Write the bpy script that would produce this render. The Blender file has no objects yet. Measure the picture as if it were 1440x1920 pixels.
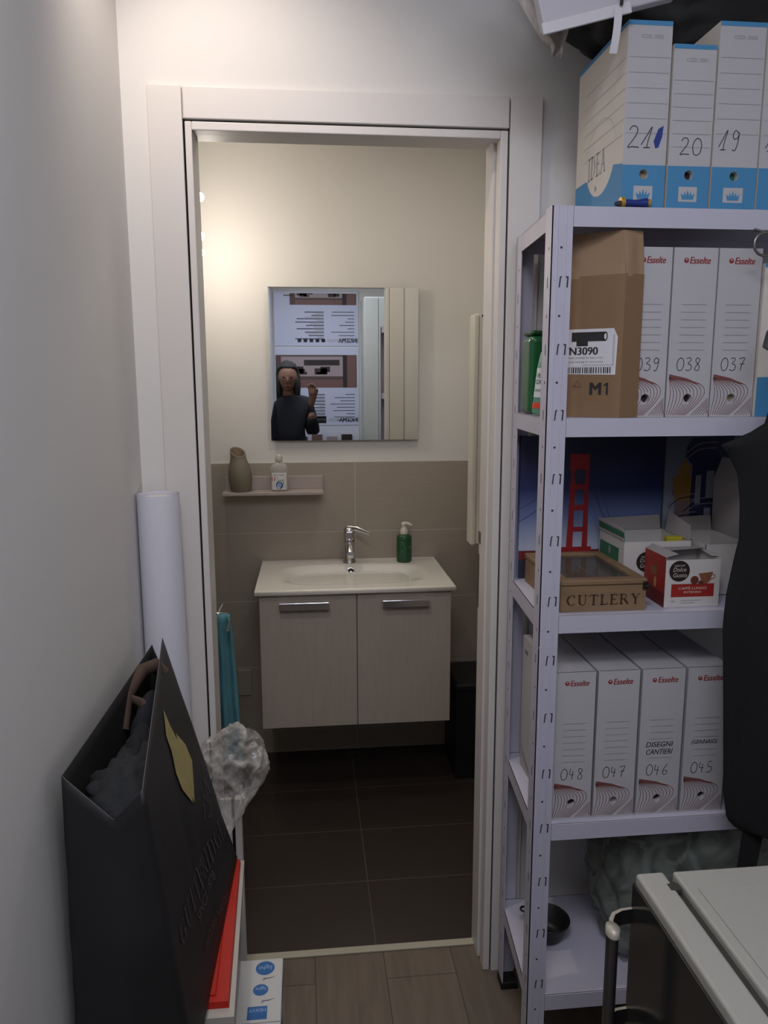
import bpy, bmesh, math, random
from mathutils import Vector, Matrix, noise
random.seed(4)
S = bpy.context.scene
COL = S.collection
R = math.radians
PI = math.pi

# ---------------------------------------------------------------- camera, world, lights, exposure
def look_camera():
    cd = bpy.data.cameras.new('camera'); cam = bpy.data.objects.new('camera', cd); COL.objects.link(cam)
    p, y, r = R(9.65), R(5.78), R(-0.13)
    f = Vector((math.sin(y)*math.cos(p), math.cos(y)*math.cos(p), -math.sin(p)))
    rt = Vector((math.cos(y), -math.sin(y), 0)); up = rt.cross(f)
    rt2 = rt*math.cos(r) + up*math.sin(r); up2 = up*math.cos(r) - rt*math.sin(r)
    m = Matrix((rt2, up2, -f)).transposed().to_4x4(); m.translation = Vector((0, -1.83, 1.585))
    cam.matrix_world = m
    cd.sensor_fit = 'HORIZONTAL'; cd.sensor_width = 36; cd.lens = 36*1450/1440; cd.clip_start = 0.02
    S.camera = cam
look_camera()
w = bpy.data.worlds.new('world'); S.world = w; w.use_nodes = True
w.node_tree.nodes['Background'].inputs[0].default_value = (0.55, 0.6, 0.75, 1)
w.node_tree.nodes['Background'].inputs[1].default_value = 0.05
S.view_settings.view_transform = 'Standard'; S.view_settings.look = 'None'
S.view_settings.exposure = 0.0; S.view_settings.gamma = 1.0; S.view_settings.use_curve_mapping = False

def area(name, loc, target, sx, sy, power, col):
    l = bpy.data.lights.new(name, 'AREA'); l.shape = 'RECTANGLE'; l.size = sx; l.size_y = sy; l.energy = power; l.color = col
    o = bpy.data.objects.new(name, l); COL.objects.link(o); o.location = loc
    o.rotation_euler = (Vector(target)-Vector(loc)).to_track_quat('-Z', 'Y').to_euler(); return o
def spot(name, loc, target, power, col, ang, blend, rad):
    l = bpy.data.lights.new(name, 'SPOT'); l.energy = power; l.color = col; l.spot_size = R(ang); l.spot_blend = blend; l.shadow_soft_size = rad
    o = bpy.data.objects.new(name, l); COL.objects.link(o); o.location = loc
    o.rotation_euler = (Vector(target)-Vector(loc)).to_track_quat('-Z', 'Y').to_euler(); return o
def point(name, loc, power, col, rad):
    l = bpy.data.lights.new(name, 'POINT'); l.energy = power; l.color = col; l.shadow_soft_size = rad
    o = bpy.data.objects.new(name, l); COL.objects.link(o); o.location = loc; return o
WARM = (1.0, 0.90, 0.80)
area('added_rear_fill_light', (0.40, -2.3, 2.66), (0.42, -1.2, 1.7), 0.9, 0.4, 9, (0.78, 0.83, 1.0))  # added fill for cool light from behind, set above the mirror's view
area('unseen_overhead_light', (-0.05, -1.70, 2.66), (0.15, -1.60, 0.0), 0.5, 0.5, 14, (0.90, 0.92, 1.0))  # unseen overhead source, shifted left so its light grazes that wall
spot('ceiling_downlight_beam', (-0.25, -0.43, 2.655), (-0.10, 0.0, 1.85), 19, (1.0, 0.87, 0.76), 100, 0.9, 0.03)
for e_, z in ((0.8, 2.20), (1.6, 2.07), (2.0, 2.00)):
    point('wall_lamp_glow', (-0.315, 1.02, z), e_, WARM, 0.02)

area('added_bathroom_fill_light', (0.30, 0.62, 2.46), (0.30, 0.75, 0.0), 0.25, 0.25, 2.6, (1.0, 0.94, 0.86))  # added unseen fill that brightens the vanity and lower bathroom

# ---------------------------------------------------------------- materials
def lin(c):
    return tuple(((v/12.92) if v <= 0.04045 else ((v+0.055)/1.055)**2.4) for v in c)
MATS = {}
def mat(name, rgb, rough=0.6, metal=0.0, bump=0.0, bscale=60, var=0.0, vscale=6, coat=0.0, stretch=(1, 1, 1), spec=0.5, **kw):
    if name in MATS: return MATS[name]
    m = bpy.data.materials.new(name); m.use_nodes = True; nt = m.node_tree; b = nt.nodes['Principled BSDF']
    c = lin(rgb) + (1,)
    b.inputs['Base Color'].default_value = c; b.inputs['Roughness'].default_value = rough
    b.inputs['Metallic'].default_value = metal; b.inputs['Coat Weight'].default_value = coat
    b.inputs['Specular IOR Level'].default_value = spec
    tc = nt.nodes.new('ShaderNodeTexCoord'); mp = nt.nodes.new('ShaderNodeMapping'); mp.inputs['Scale'].default_value = stretch
    nt.links.new(tc.outputs['Object'], mp.inputs[0])
    if var:
        n = nt.nodes.new('ShaderNodeTexNoise'); n.inputs['Scale'].default_value = vscale; n.inputs['Detail'].default_value = 4
        nt.links.new(mp.outputs[0], n.inputs['Vector'])
        mr = nt.nodes.new('ShaderNodeMapRange'); mr.inputs[3].default_value = 1-var; mr.inputs[4].default_value = 1+var
        nt.links.new(n.outputs['Fac'], mr.inputs[0])
        mx = nt.nodes.new('ShaderNodeVectorMath'); mx.operation = 'SCALE'; mx.inputs[0].default_value = c[:3]
        nt.links.new(mr.outputs[0], mx.inputs['Scale']); nt.links.new(mx.outputs[0], b.inputs['Base Color'])
    if bump:
        n = nt.nodes.new('ShaderNodeTexNoise'); n.inputs['Scale'].default_value = bscale; n.inputs['Detail'].default_value = 3
        nt.links.new(mp.outputs[0], n.inputs['Vector'])
        bp_ = nt.nodes.new('ShaderNodeBump'); bp_.inputs['Strength'].default_value = bump; bp_.inputs['Distance'].default_value = 0.002
        nt.links.new(n.outputs['Fac'], bp_.inputs['Height']); nt.links.new(bp_.outputs[0], b.inputs['Normal'])
    for k, v in kw.items(): b.inputs[k.replace('_', ' ')].default_value = v
    MATS[name] = m; return m

def tiles(name, base, joint, sx, sz, ox, oz, axes, rough, var=0.06, jw=0.003, streak=(1, 1, 1)):
    """Rectangular stone tiles laid in a grid: object coordinates, thin joints, cloth-like weave."""
    m = bpy.data.materials.new(name); m.use_nodes = True; nt = m.node_tree; b = nt.nodes['Principled BSDF']
    b.inputs['Roughness'].default_value = rough
    tc = nt.nodes.new('ShaderNodeTexCoord'); sp = nt.nodes.new('ShaderNodeSeparateXYZ'); nt.links.new(tc.outputs['Object'], sp.inputs[0])
    def M(op, a, b2=None):
        n = nt.nodes.new('ShaderNodeMath'); n.operation = op
        for i, v in enumerate((a, b2)):
            if v is None: continue
            if isinstance(v, (int, float)): n.inputs[i].default_value = v
            else: nt.links.new(v, n.inputs[i])
        return n.outputs[0]
    def joint_of(ax, size, off):
        u = M('DIVIDE', M('SUBTRACT', sp.outputs[ax], off), size)
        fr = M('SUBTRACT', u, M('FLOOR', u)); d = M('MINIMUM', fr, M('SUBTRACT', 1.0, fr))
        return M('LESS_THAN', M('MULTIPLY', d, size), jw*0.5)
    j = M('MAXIMUM', joint_of(axes[0], sx, ox), joint_of(axes[1], sz, oz))
    mp = nt.nodes.new('ShaderNodeMapping'); mp.inputs['Scale'].default_value = streak; nt.links.new(tc.outputs['Object'], mp.inputs[0])
    n = nt.nodes.new('ShaderNodeTexNoise'); n.inputs['Scale'].default_value = 9; n.inputs['Detail'].default_value = 8; nt.links.new(mp.outputs[0], n.inputs['Vector'])
    mr = nt.nodes.new('ShaderNodeMapRange'); mr.inputs[3].default_value = 1-var*2; mr.inputs[4].default_value = 1+var*2; nt.links.new(n.outputs['Fac'], mr.inputs[0])
    sc = nt.nodes.new('ShaderNodeVectorMath'); sc.operation = 'SCALE'; sc.inputs[0].default_value = lin(base); nt.links.new(mr.outputs[0], sc.inputs['Scale'])
    mx = nt.nodes.new('ShaderNodeMix'); mx.data_type = 'RGBA'; nt.links.new(j, mx.inputs['Factor'])
    nt.links.new(sc.outputs[0], mx.inputs[6]); mx.inputs[7].default_value = lin(joint)+(1,)
    nt.links.new(mx.outputs[2], b.inputs['Base Color'])
    bu = nt.nodes.new('ShaderNodeBump'); bu.inputs['Strength'].default_value = 0.25; bu.inputs['Distance'].default_value = 0.001
    nt.links.new(M('SUBTRACT', n.outputs['Fac'], j), bu.inputs['Height']); nt.links.new(bu.outputs[0], b.inputs['Normal'])
    MATS[name] = m; return m

def planks(name, base, width, length, rough):
    m = bpy.data.materials.new(name); m.use_nodes = True; nt = m.node_tree; b = nt.nodes['Principled BSDF']; b.inputs['Roughness'].default_value = rough
    tc = nt.nodes.new('ShaderNodeTexCoord'); mp = nt.nodes.new('ShaderNodeMapping'); mp.inputs['Rotation'].default_value = (0, 0, PI/2)
    nt.links.new(tc.outputs['Object'], mp.inputs[0])
    br = nt.nodes.new('ShaderNodeTexBrick'); br.inputs['Scale'].default_value = 1; br.inputs['Brick Width'].default_value = length; br.inputs['Row Height'].default_value = width
    br.inputs['Mortar Size'].default_value = 0.0012; br.inputs['Color1'].default_value = lin(base)+(1,)
    br.inputs['Color2'].default_value = lin([v*0.86 for v in base])+(1,); br.inputs['Mortar'].default_value = lin([v*0.5 for v in base])+(1,)
    nt.links.new(mp.outputs[0], br.inputs['Vector'])
    m2 = nt.nodes.new('ShaderNodeMapping'); m2.inputs['Scale'].default_value = (14, 1.6, 4); nt.links.new(tc.outputs['Object'], m2.inputs[0])
    n = nt.nodes.new('ShaderNodeTexNoise'); n.inputs['Scale'].default_value = 3; n.inputs['Detail'].default_value = 8; n.inputs['Distortion'].default_value = 0.6
    nt.links.new(m2.outputs[0], n.inputs['Vector'])
    mr = nt.nodes.new('ShaderNodeMapRange'); mr.inputs[3].default_value = 0.62; mr.inputs[4].default_value = 1.38; nt.links.new(n.outputs['Fac'], mr.inputs[0])
    sc = nt.nodes.new('ShaderNodeVectorMath'); sc.operation = 'SCALE'; nt.links.new(br.outputs['Color'], sc.inputs[0]); nt.links.new(mr.outputs[0], sc.inputs['Scale'])
    nt.links.new(sc.outputs[0], b.inputs['Base Color']); MATS[name] = m; return m

def gradient_print(name, stops, z0, z1, rough=0.5):
    """The colours printed on a canvas, dark at its top and pale at its foot."""
    m = bpy.data.materials.new(name); m.use_nodes = True; nt = m.node_tree; b = nt.nodes['Principled BSDF']; b.inputs['Roughness'].default_value = rough
    tc = nt.nodes.new('ShaderNodeTexCoord'); sp = nt.nodes.new('ShaderNodeSeparateXYZ'); nt.links.new(tc.outputs['Object'], sp.inputs[0])
    mr = nt.nodes.new('ShaderNodeMapRange'); mr.inputs[1].default_value = z0; mr.inputs[2].default_value = z1; nt.links.new(sp.outputs[2], mr.inputs[0])
    cr = nt.nodes.new('ShaderNodeValToRGB'); nt.links.new(mr.outputs[0], cr.inputs[0])
    while len(cr.color_ramp.elements) < len(stops): cr.color_ramp.elements.new(0.5)
    for e, (p, c) in zip(cr.color_ramp.elements, stops): e.position = p; e.color = lin(c)+(1,)
    nt.links.new(cr.outputs[0], b.inputs['Base Color']); MATS[name] = m; return m

def film(name, tint, alpha, rough=0.25, swing=0.3, crease=0.0, scale=22):
    """Thin clear plastic: part see-through, part milky, with paler creases."""
    m = bpy.data.materials.new(name); m.use_nodes = True; nt = m.node_tree
    b = nt.nodes['Principled BSDF']; b.inputs['Base Color'].default_value = lin(tint)+(1,); b.inputs['Roughness'].default_value = rough
    out = nt.nodes['Material Output']; tr = nt.nodes.new('ShaderNodeBsdfTransparent'); mx = nt.nodes.new('ShaderNodeMixShader')
    nt.links.new(tr.outputs[0], mx.inputs[1]); nt.links.new(b.outputs[0], mx.inputs[2]); nt.links.new(mx.outputs[0], out.inputs[0])
    mx.inputs[0].default_value = alpha
    if swing:
        tc = nt.nodes.new('ShaderNodeTexCoord'); n = nt.nodes.new('ShaderNodeTexNoise'); n.inputs['Scale'].default_value = scale; n.inputs['Distortion'].default_value = 1.5
        nt.links.new(tc.outputs['Object'], n.inputs['Vector'])
        mr = nt.nodes.new('ShaderNodeMapRange'); mr.inputs[1].default_value = 0.35; mr.inputs[2].default_value = 0.65
        mr.inputs[3].default_value = max(0, alpha-swing); mr.inputs[4].default_value = min(1, alpha+swing)
        nt.links.new(n.outputs['Fac'], mr.inputs[0]); last = mr.outputs[0]
        if crease:
            vo = nt.nodes.new('ShaderNodeTexVoronoi'); vo.feature = 'DISTANCE_TO_EDGE'; vo.inputs['Scale'].default_value = crease
            ad = nt.nodes.new('ShaderNodeVectorMath'); ad.operation = 'MULTIPLY_ADD'; ad.inputs[1].default_value = (.05, .05, .05)
            nt.links.new(n.outputs['Color'], ad.inputs[0]); nt.links.new(tc.outputs['Object'], ad.inputs[2]); nt.links.new(ad.outputs[0], vo.inputs['Vector'])
            m3 = nt.nodes.new('ShaderNodeMapRange'); m3.inputs[1].default_value = 0.0; m3.inputs[2].default_value = 0.06; m3.inputs[3].default_value = 0.5; m3.inputs[4].default_value = 0.0
            nt.links.new(vo.outputs['Distance'], m3.inputs[0])
            a2 = nt.nodes.new('ShaderNodeMath'); a2.operation = 'ADD'; a2.use_clamp = True; nt.links.new(last, a2.inputs[0]); nt.links.new(m3.outputs[0], a2.inputs[1]); last = a2.outputs[0]
        nt.links.new(last, mx.inputs[0])
        bu = nt.nodes.new('ShaderNodeBump'); bu.inputs['Strength'].default_value = 0.5; bu.inputs['Distance'].default_value = 0.004
        nt.links.new(n.outputs['Fac'], bu.inputs['Height']); nt.links.new(bu.outputs[0], b.inputs['Normal'])
    MATS[name] = m; return m

def emit(name, rgb, s):
    m = bpy.data.materials.new(name); m.use_nodes = True; b = m.node_tree.nodes['Principled BSDF']
    b.inputs['Emission Color'].default_value = rgb+(1,); b.inputs['Emission Strength'].default_value = s; MATS[name] = m; return m

wall_white = mat('wall_paint', (0.86, 0.85, 0.84), 0.85, bump=0.15, bscale=90)
bath_white = mat('bathroom_paint', (0.84, 0.83, 0.81), 0.85, bump=0.12, bscale=90)
trim_white = mat('white_lacquer', (0.845, 0.825, 0.81), 0.4)
shelf_white = mat('white_enamelled_steel', (0.75, 0.74, 0.80), 0.38, var=0.03, vscale=12)
dark = mat('dark_gap', (0.05, 0.05, 0.05), 0.9)
chrome = mat('chrome', (0.86, 0.86, 0.87), 0.16, 1.0)
steel = mat('brushed_steel', (0.55, 0.53, 0.52), 0.35, 1.0)
black = mat('matt_black', (0.06, 0.06, 0.065), 0.6)
card_w = mat('white_cardboard', (0.72, 0.71, 0.72), 0.75, var=0.02, vscale=20)
card_c = mat('cream_cardboard', (0.84, 0.81, 0.77), 0.75)
blue_print = mat('blue_print', (0.27, 0.53, 0.71), 0.6)
ink = mat('dark_ink', (0.16, 0.16, 0.22), 0.7)
ink_blue = mat('blue_pen', (0.16, 0.22, 0.52), 0.7)
grey_print = mat('grey_print', (0.58, 0.57, 0.58), 0.75)
red_print = mat('red_print', (0.55, 0.12, 0.13), 0.7)
maroon = mat('maroon_print', (0.47, 0.27, 0.26), 0.7)
kraft = mat('kraft_paper', (0.51, 0.40, 0.29), 0.8, bump=0.2, bscale=50, var=0.05, vscale=15)
paper = mat('white_paper', (0.86, 0.86, 0.90), 0.7)
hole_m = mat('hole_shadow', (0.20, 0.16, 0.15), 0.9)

# ---------------------------------------------------------------- mesh builder
FONT_CACHE = {}
def text_geo(s, bold=0.0):
    key = (s, bold)
    if key in FONT_CACHE: return FONT_CACHE[key]
    cu = bpy.data.curves.new('t', 'FONT'); cu.body = s; cu.size = 1; cu.resolution_u = 3; cu.fill_mode = 'FRONT'; cu.offset = bold
    ob = bpy.data.objects.new('t', cu); COL.objects.link(ob); dg = bpy.context.evaluated_depsgraph_get()
    me = bpy.data.meshes.new_from_object(ob.evaluated_get(dg))
    vs = [(v.co.x, v.co.y) for v in me.vertices]; fs = [list(p.vertices) for p in me.polygons]
    x0 = min(v[0] for v in vs); x1 = max(v[0] for v in vs); y0 = min(v[1] for v in vs); y1 = max(v[1] for v in vs)
    bpy.data.objects.remove(ob); bpy.data.curves.remove(cu); bpy.data.meshes.remove(me)
    FONT_CACHE[key] = ([((x-x0)/(x1-x0), (y-y0)/(y1-y0)) for x, y in vs], fs, (x1-x0)/(y1-y0)); return FONT_CACHE[key]

def _sf(x, y, r=.14): return ('s', [(x-r, y), (x+r, y)])
SERIF = {
 'I': (.30, [('T', [(.15, 0), (.15, 1)]), _sf(.15, .02), _sf(.15, .98)]),
 'D': (.72, [('T', [(.15, 0), (.15, 1)]), _sf(.12, .02), _sf(.12, .98), ('t', [(.15, .97), (.40, .96), (.58, .80)]), ('T', [(.56, .82), (.64, .50), (.56, .18)]), ('t', [(.58, .20), (.40, .04), (.15, .03)])]),
 'E': (.58, [('T', [(.15, 0), (.15, 1)]), _sf(.12, .02, .12), _sf(.12, .98, .12), ('t', [(.15, .97), (.54, .97)]), ('t', [(.15, .52), (.42, .52)]), ('t', [(.15, .03), (.56, .03)]), ('t', [(.54, .97), (.54, .82)]), ('t', [(.56, .03), (.58, .20)]), ('t', [(.42, .60), (.42, .44)])]),
 'A': (.74, [('t', [(.08, 0), (.36, 1)]), ('T', [(.36, 1), (.64, 0)]), _sf(.08, .02, .10), _sf(.64, .02, .12), ('t', [(.18, .36), (.54, .36)])]),
 'C': (.70, [('t', [(.62, .74), (.58, .92), (.40, .99), (.20, .86)]), ('T', [(.22, .88), (.08, .50), (.22, .12)]), ('t', [(.20, .14), (.40, .01), (.62, .14), (.66, .24)]), ('t', [(.62, .98), (.62, .72)])]),
 'G': (.76, [('t', [(.62, .74), (.58, .92), (.40, .99), (.20, .86)]), ('T', [(.22, .88), (.08, .50), (.22, .12)]), ('t', [(.20, .14), (.40, .01), (.62, .10)]), ('T', [(.62, .05), (.62, .42)]), _sf(.62, .43, .12)]),
 'U': (.74, [('T', [(.15, 1), (.15, .35), (.22, .10)]), ('t', [(.20, .12), (.38, .0), (.56, .14), (.60, .40)]), ('t', [(.60, .38), (.60, 1)]), _sf(.15, .98), _sf(.60, .98, .12)]),
 'T': (.66, [('T', [(.33, 0), (.33, 1)]), _sf(.33, .02), ('t', [(.04, .97), (.62, .97)]), ('t', [(.04, .97), (.03, .80)]), ('t', [(.62, .97), (.63, .80)])]),
 'L': (.58, [('T', [(.15, 0), (.15, 1)]), _sf(.12, .02), _sf(.15, .98), ('t', [(.15, .03), (.54, .03)]), ('t', [(.54, .03), (.57, .22)])]),
 'R': (.74, [('T', [(.15, 0), (.15, 1)]), _sf(.15, .02), _sf(.12, .98), ('t', [(.15, .97), (.42, .94), (.54, .76), (.42, .55), (.15, .51)]), ('T', [(.36, .52), (.68, .02)])]),
 'Y': (.70, [('T', [(.10, 1), (.35, .50)]), ('t', [(.35, .50), (.60, 1)]), ('T', [(.35, .50), (.35, 0)]), _sf(.35, .02), _sf(.10, .98), _sf(.60, .98, .10)])}
class Plane:
    """A flat frame on a surface: origin, right and up directions; a decal lies a hair above it."""
    def __init__(s, o, u, v): s.o = Vector(o); s.u = Vector(u).normalized(); s.v = Vector(v).normalized(); s.n = s.u.cross(s.v)
    def __call__(s, a, b, h=0.0): return s.o + s.u*a + s.v*b + s.n*h
class Quad:
    """A bilinear sheet between four corners; a, b run 0..1."""
    def __init__(s, p00, p10, p11, p01):
        s.p = [Vector(q) for q in (p00, p10, p11, p01)]; s.n = (s.p[1]-s.p[0]).cross(s.p[3]-s.p[0]).normalized()
    def __call__(s, a, b, h=0.0):
        p = s.p; return p[0]*(1-a)*(1-b)+p[1]*a*(1-b)+p[2]*a*b+p[3]*(1-a)*b + s.n*h

class MB:
    def __init__(s): s.v = []; s.f = []; s.m = []; s.s = []
    def add(s, vs, fs, m=0, smooth=False):
        k = len(s.v); s.v += [tuple(v) for v in vs]
        for f in fs: s.f.append([i+k for i in f]); s.m.append(m); s.s.append(smooth)
        return s
    def box(s, x0, x1, y0, y1, z0, z1, m=0, bev=0.0, rot=None, seg=2):
        x0, x1 = min(x0, x1), max(x0, x1); y0, y1 = min(y0, y1), max(y0, y1); z0, z1 = min(z0, z1), max(z0, z1)
        bm = bmesh.new(); bmesh.ops.create_cube(bm, size=1)
        for v in bm.verts: v.co = Vector(((x0+x1)/2+v.co.x*(x1-x0), (y0+y1)/2+v.co.y*(y1-y0), (z0+z1)/2+v.co.z*(z1-z0)))
        if bev:
            bmesh.ops.bevel(bm, geom=bm.edges[:], offset=min(bev, (x1-x0)*.49, (y1-y0)*.49, (z1-z0)*.49), segments=seg, affect='EDGES', profile=0.5)
        if rot is not None:
            for v in bm.verts: v.co = rot @ v.co
        s.add([v.co[:] for v in bm.verts], [[v.index for v in f.verts] for f in bm.faces], m); bm.free(); return s
    def prism(s, pts, lo, hi, axis='z', m=0):
        n = len(pts)
        def P(a, b, c): return {'z': (a, b, c), 'y': (a, c, b), 'x': (c, a, b)}[axis]
        vs = [P(a, b, lo) for a, b in pts]+[P(a, b, hi) for a, b in pts]
        fs = [list(range(n))[::-1], list(range(n, 2*n))]+[[i, (i+1) % n, n+(i+1) % n, n+i] for i in range(n)]
        return s.add(vs, fs, m)
    def hexa(s, p, m=0):
        """eight corners: four of the bottom, four of the top, counter-clockwise from above"""
        return s.add(p, [[3, 2, 1, 0], [4, 5, 6, 7], [0, 1, 5, 4], [1, 2, 6, 5], [2, 3, 7, 6], [3, 0, 4, 7]], m)
    def tube(s, pts, r, seg=10, m=0, cap=True, flat=1.0):
        pts = [Vector(p) for p in pts]; n = len(pts); rs = r if isinstance(r, (list, tuple)) else [r]*n
        vs = []; prev = None
        for i, p in enumerate(pts):
            d = (pts[min(i+1, n-1)]-pts[max(i-1, 0)]).normalized()
            a = prev if prev is not None else (Vector((0, 0, 1)) if abs(d.z) < .9 else Vector((1, 0, 0)))
            u = (a-d*a.dot(d)).normalized(); prev = u; w_ = d.cross(u)
            for k in range(seg):
                t = 2*PI*k/seg; vs.append(p+u*math.cos(t)*rs[i]+w_*math.sin(t)*rs[i]*flat)
        fs = [[i*seg+k, i*seg+(k+1) % seg, (i+1)*seg+(k+1) % seg, (i+1)*seg+k] for i in range(n-1) for k in range(seg)]
        s.add(vs, fs, m, True)
        if cap: s.add(vs[:seg], [list(range(seg))[::-1]], m); s.add(vs[-seg:], [list(range(seg))], m)
        return s
    def lathe(s, prof, c=(0, 0, 0), seg=24, m=0, sx=1, sy=1, smooth=True, rot=None, cap=True):
        vs = []
        for r, z in prof:
            for k in range(seg):
                t = 2*PI*k/seg; q = Vector((r*math.cos(t)*sx, r*math.sin(t)*sy, z))
                if rot is not None: q = rot @ q
                vs.append(Vector(c)+q)
        n = len(prof)
        fs = [[i*seg+k, i*seg+(k+1) % seg, (i+1)*seg+(k+1) % seg, (i+1)*seg+k] for i in range(n-1) for k in range(seg)]
        s.add(vs, fs, m, smooth)
        if cap and prof[0][0] > 0: s.add(vs[:seg], [list(range(seg))[::-1]], m)
        if cap and prof[-1][0] > 0: s.add(vs[-seg:], [list(range(seg))], m)
        return s
    def grid(s, fn, nu, nv, m=0, smooth=True, close=False):
        vs = [fn(i/nu, j/nv) for j in range(nv+1) for i in range(nu+1)]
        fs = [[j*(nu+1)+i, j*(nu+1)+i+1, (j+1)*(nu+1)+i+1, (j+1)*(nu+1)+i] for j in range(nv) for i in range(nu)]
        return s.add(vs, fs, m, smooth)
    # flat decals on a frame
    def poly(s, F, pts, m, h=0.0004):
        return s.add([F(a, b, h) for a, b in pts], [list(range(len(pts)))], m)
    def rect(s, F, a0, a1, b0, b1, m, h=0.0004): return s.poly(F, [(a0, b0), (a1, b0), (a1, b1), (a0, b1)], m, h)
    def disc(s, F, a, b, ra, rb, m, h=0.0004, seg=28): return s.poly(F, [(a+ra*math.cos(2*PI*k/seg), b+rb*math.sin(2*PI*k/seg)) for k in range(seg)], m, h)
    def stroke(s, F, pts, wd, m, h=0.0006, closed=False):
        if closed: pts = list(pts)+[pts[0]]
        n = len(pts); vs = []
        for i, (a, b) in enumerate(pts):
            a0, b0 = pts[max(i-1, 0)]; a1, b1 = pts[min(i+1, n-1)]; d = math.hypot(a1-a0, b1-b0) or 1
            nx, ny = -(b1-b0)/d*wd/2, (a1-a0)/d*wd/2
            vs += [F(a-nx, b-ny, h), F(a+nx, b+ny, h)]
        return s.add(vs, [[2*i, 2*i+2, 2*i+3, 2*i+1] for i in range(n-1)], m)
    def text(s, F, t, a, b, hgt, m, wd=None, al='l', shear=0.0, h=0.0006, asp=1.0, bold=0.0):
        vs, fs, ar = text_geo(t); W = wd if wd else hgt*ar*asp
        if bold:
            for k, dx in enumerate((-bold, bold)): s.text(F, t, a+dx*hgt, b, hgt, m, wd, al, shear, h+.00002*(k+1), asp)
        off = {'l': 0, 'c': -W/2, 'r': -W}[al]
        return s.add([F(a+off+x*W+shear*y*hgt, b+y*hgt, h) for x, y in vs], fs, m)
    def serif(s, F, t, a, b, hgt, m, wd, thick=.13, thin=.055, h=0.0006):
        """Roman capitals with serifs, drawn stroke by stroke; a..a+wd wide."""
        tw = sum(SERIF[c][0] for c in t)+.16*(len(t)-1); k = wd/tw; x = a
        for c in t:
            w_, strokes = SERIF[c]
            for kind, pts in strokes:
                q = [(x+px*k, b+py*hgt) for px, py in pts]
                s.stroke(F, smooth_line(q) if len(q) > 2 else q, {'T': thick, 't': thin, 's': thin}[kind]*k*1.0 if kind != 's' else thin*hgt, m, h)
            x += (w_+.16)*k
        return s
    def build(s, name, mats, parent=None, mods=None):
        me = bpy.data.meshes.new(name); me.from_pydata(s.v, [], s.f)
        for m in (mats if isinstance(mats, (list, tuple)) else [mats]): me.materials.append(m)
        me.polygons.foreach_set('material_index', s.m); me.polygons.foreach_set('use_smooth', s.s)
        o = bpy.data.objects.new(name, me); COL.objects.link(o)
        if parent is not None: o.parent = parent; o.matrix_parent_inverse = parent.matrix_world.inverted()
        return o

def tag(o, label=None, cat=None, group=None, kind=None):
    if label: o['label'] = label
    if cat: o['category'] = cat
    if group: o['group'] = group
    if kind: o['kind'] = kind
    return o
def thing(name, loc, label, cat, group=None):
    o = bpy.data.objects.new(name, None); COL.objects.link(o); o.empty_display_size = 0.05; o.location = loc
    o.matrix_world = Matrix.Translation(Vector(loc)); return tag(o, label, cat, group)
def struct(name, mb, mats, parent=None):
    o = mb.build(name, mats, parent)
    if parent is None: o['kind'] = 'structure'
    return o
def recalc(o):
    bm = bmesh.new(); bm.from_mesh(o.data); bmesh.ops.recalc_face_normals(bm, faces=bm.faces); bm.to_mesh(o.data); bm.free(); return o
def weld(o, d=0.0002):
    bm = bmesh.new(); bm.from_mesh(o.data); bmesh.ops.remove_doubles(bm, verts=bm.verts, dist=d)
    bmesh.ops.recalc_face_normals(bm, faces=bm.faces); bm.to_mesh(o.data); bm.free(); return o

DIG = {'0': [[(.5, 1), (.2, .85), (.03, .5), (.2, .1), (.5, 0), (.85, .12), (1, .5), (.85, .88), (.5, 1), (.4, .95)]],
       '1': [[(.0, .15), (.45, .6), (.85, 1), (.6, .4), (.5, 0)], [(.2, .02), (.8, .03)]],
       '2': [[(.05, .8), (.3, 1), (.7, .95), (.75, .7), (.4, .35), (0, .02), (.4, .05), (1, .03)]],
       '3': [[(.1, .95), (.6, 1), (.75, .8), (.35, .55), (.8, .45), (.85, .15), (.5, 0), (.05, .08)]],
       '4': [[(.2, 1), (.1, .5), (.75, .45)], [(.6, .8), (.5, 0)]],
       '5': [[(.8, 1), (.3, .95), (.2, .55), (.7, .5), (.8, .2), (.4, 0), (.05, .05)]],
       '6': [[(.75, 1), (.3, .6), (.1, .2), (.4, 0), (.75, .15), (.7, .4), (.2, .3)]],
       '7': [[(.05, .92), (.9, 1), (.55, .5), (.4, 0)], [(.25, .5), (.9, .55)]],
       '8': [[(.7, .9), (.35, 1), (.2, .75), (.7, .4), (.75, .1), (.4, 0), (.15, .2), (.75, .75), (.7, .9)]],
       '9': [[(.8, .85), (.4, 1), (.15, .75), (.4, .55), (.75, .7), (.8, .9), (.75, .4), (.5, 0), (.2, .05)]]}
def smooth_line(p, k=3):
    out = []
    for i in range(len(p)-1):
        p0 = p[max(i-1, 0)]; p1 = p[i]; p2 = p[i+1]; p3 = p[min(i+2, len(p)-1)]
        for j in range(k):
            t = j/k; out.append(tuple(0.5*(2*p1[c]+(p2[c]-p0[c])*t+(2*p0[c]-5*p1[c]+4*p2[c]-p3[c])*t*t+(3*p1[c]-p0[c]-3*p2[c]+p3[c])*t**3) for c in (0, 1)))
    return out+[p[-1]]
def hand_number(mb, F, t, a, b, hgt, wd, gap, stroke_w, m, slope=0.0):
    for i, ch in enumerate(t):
        for st in DIG[ch]:
            mb.stroke(F, smooth_line([(a+i*(wd+gap)+x*wd+0.15*y*hgt*.3, b+y*hgt+slope*i) for x, y in st]), stroke_w, m)

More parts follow.
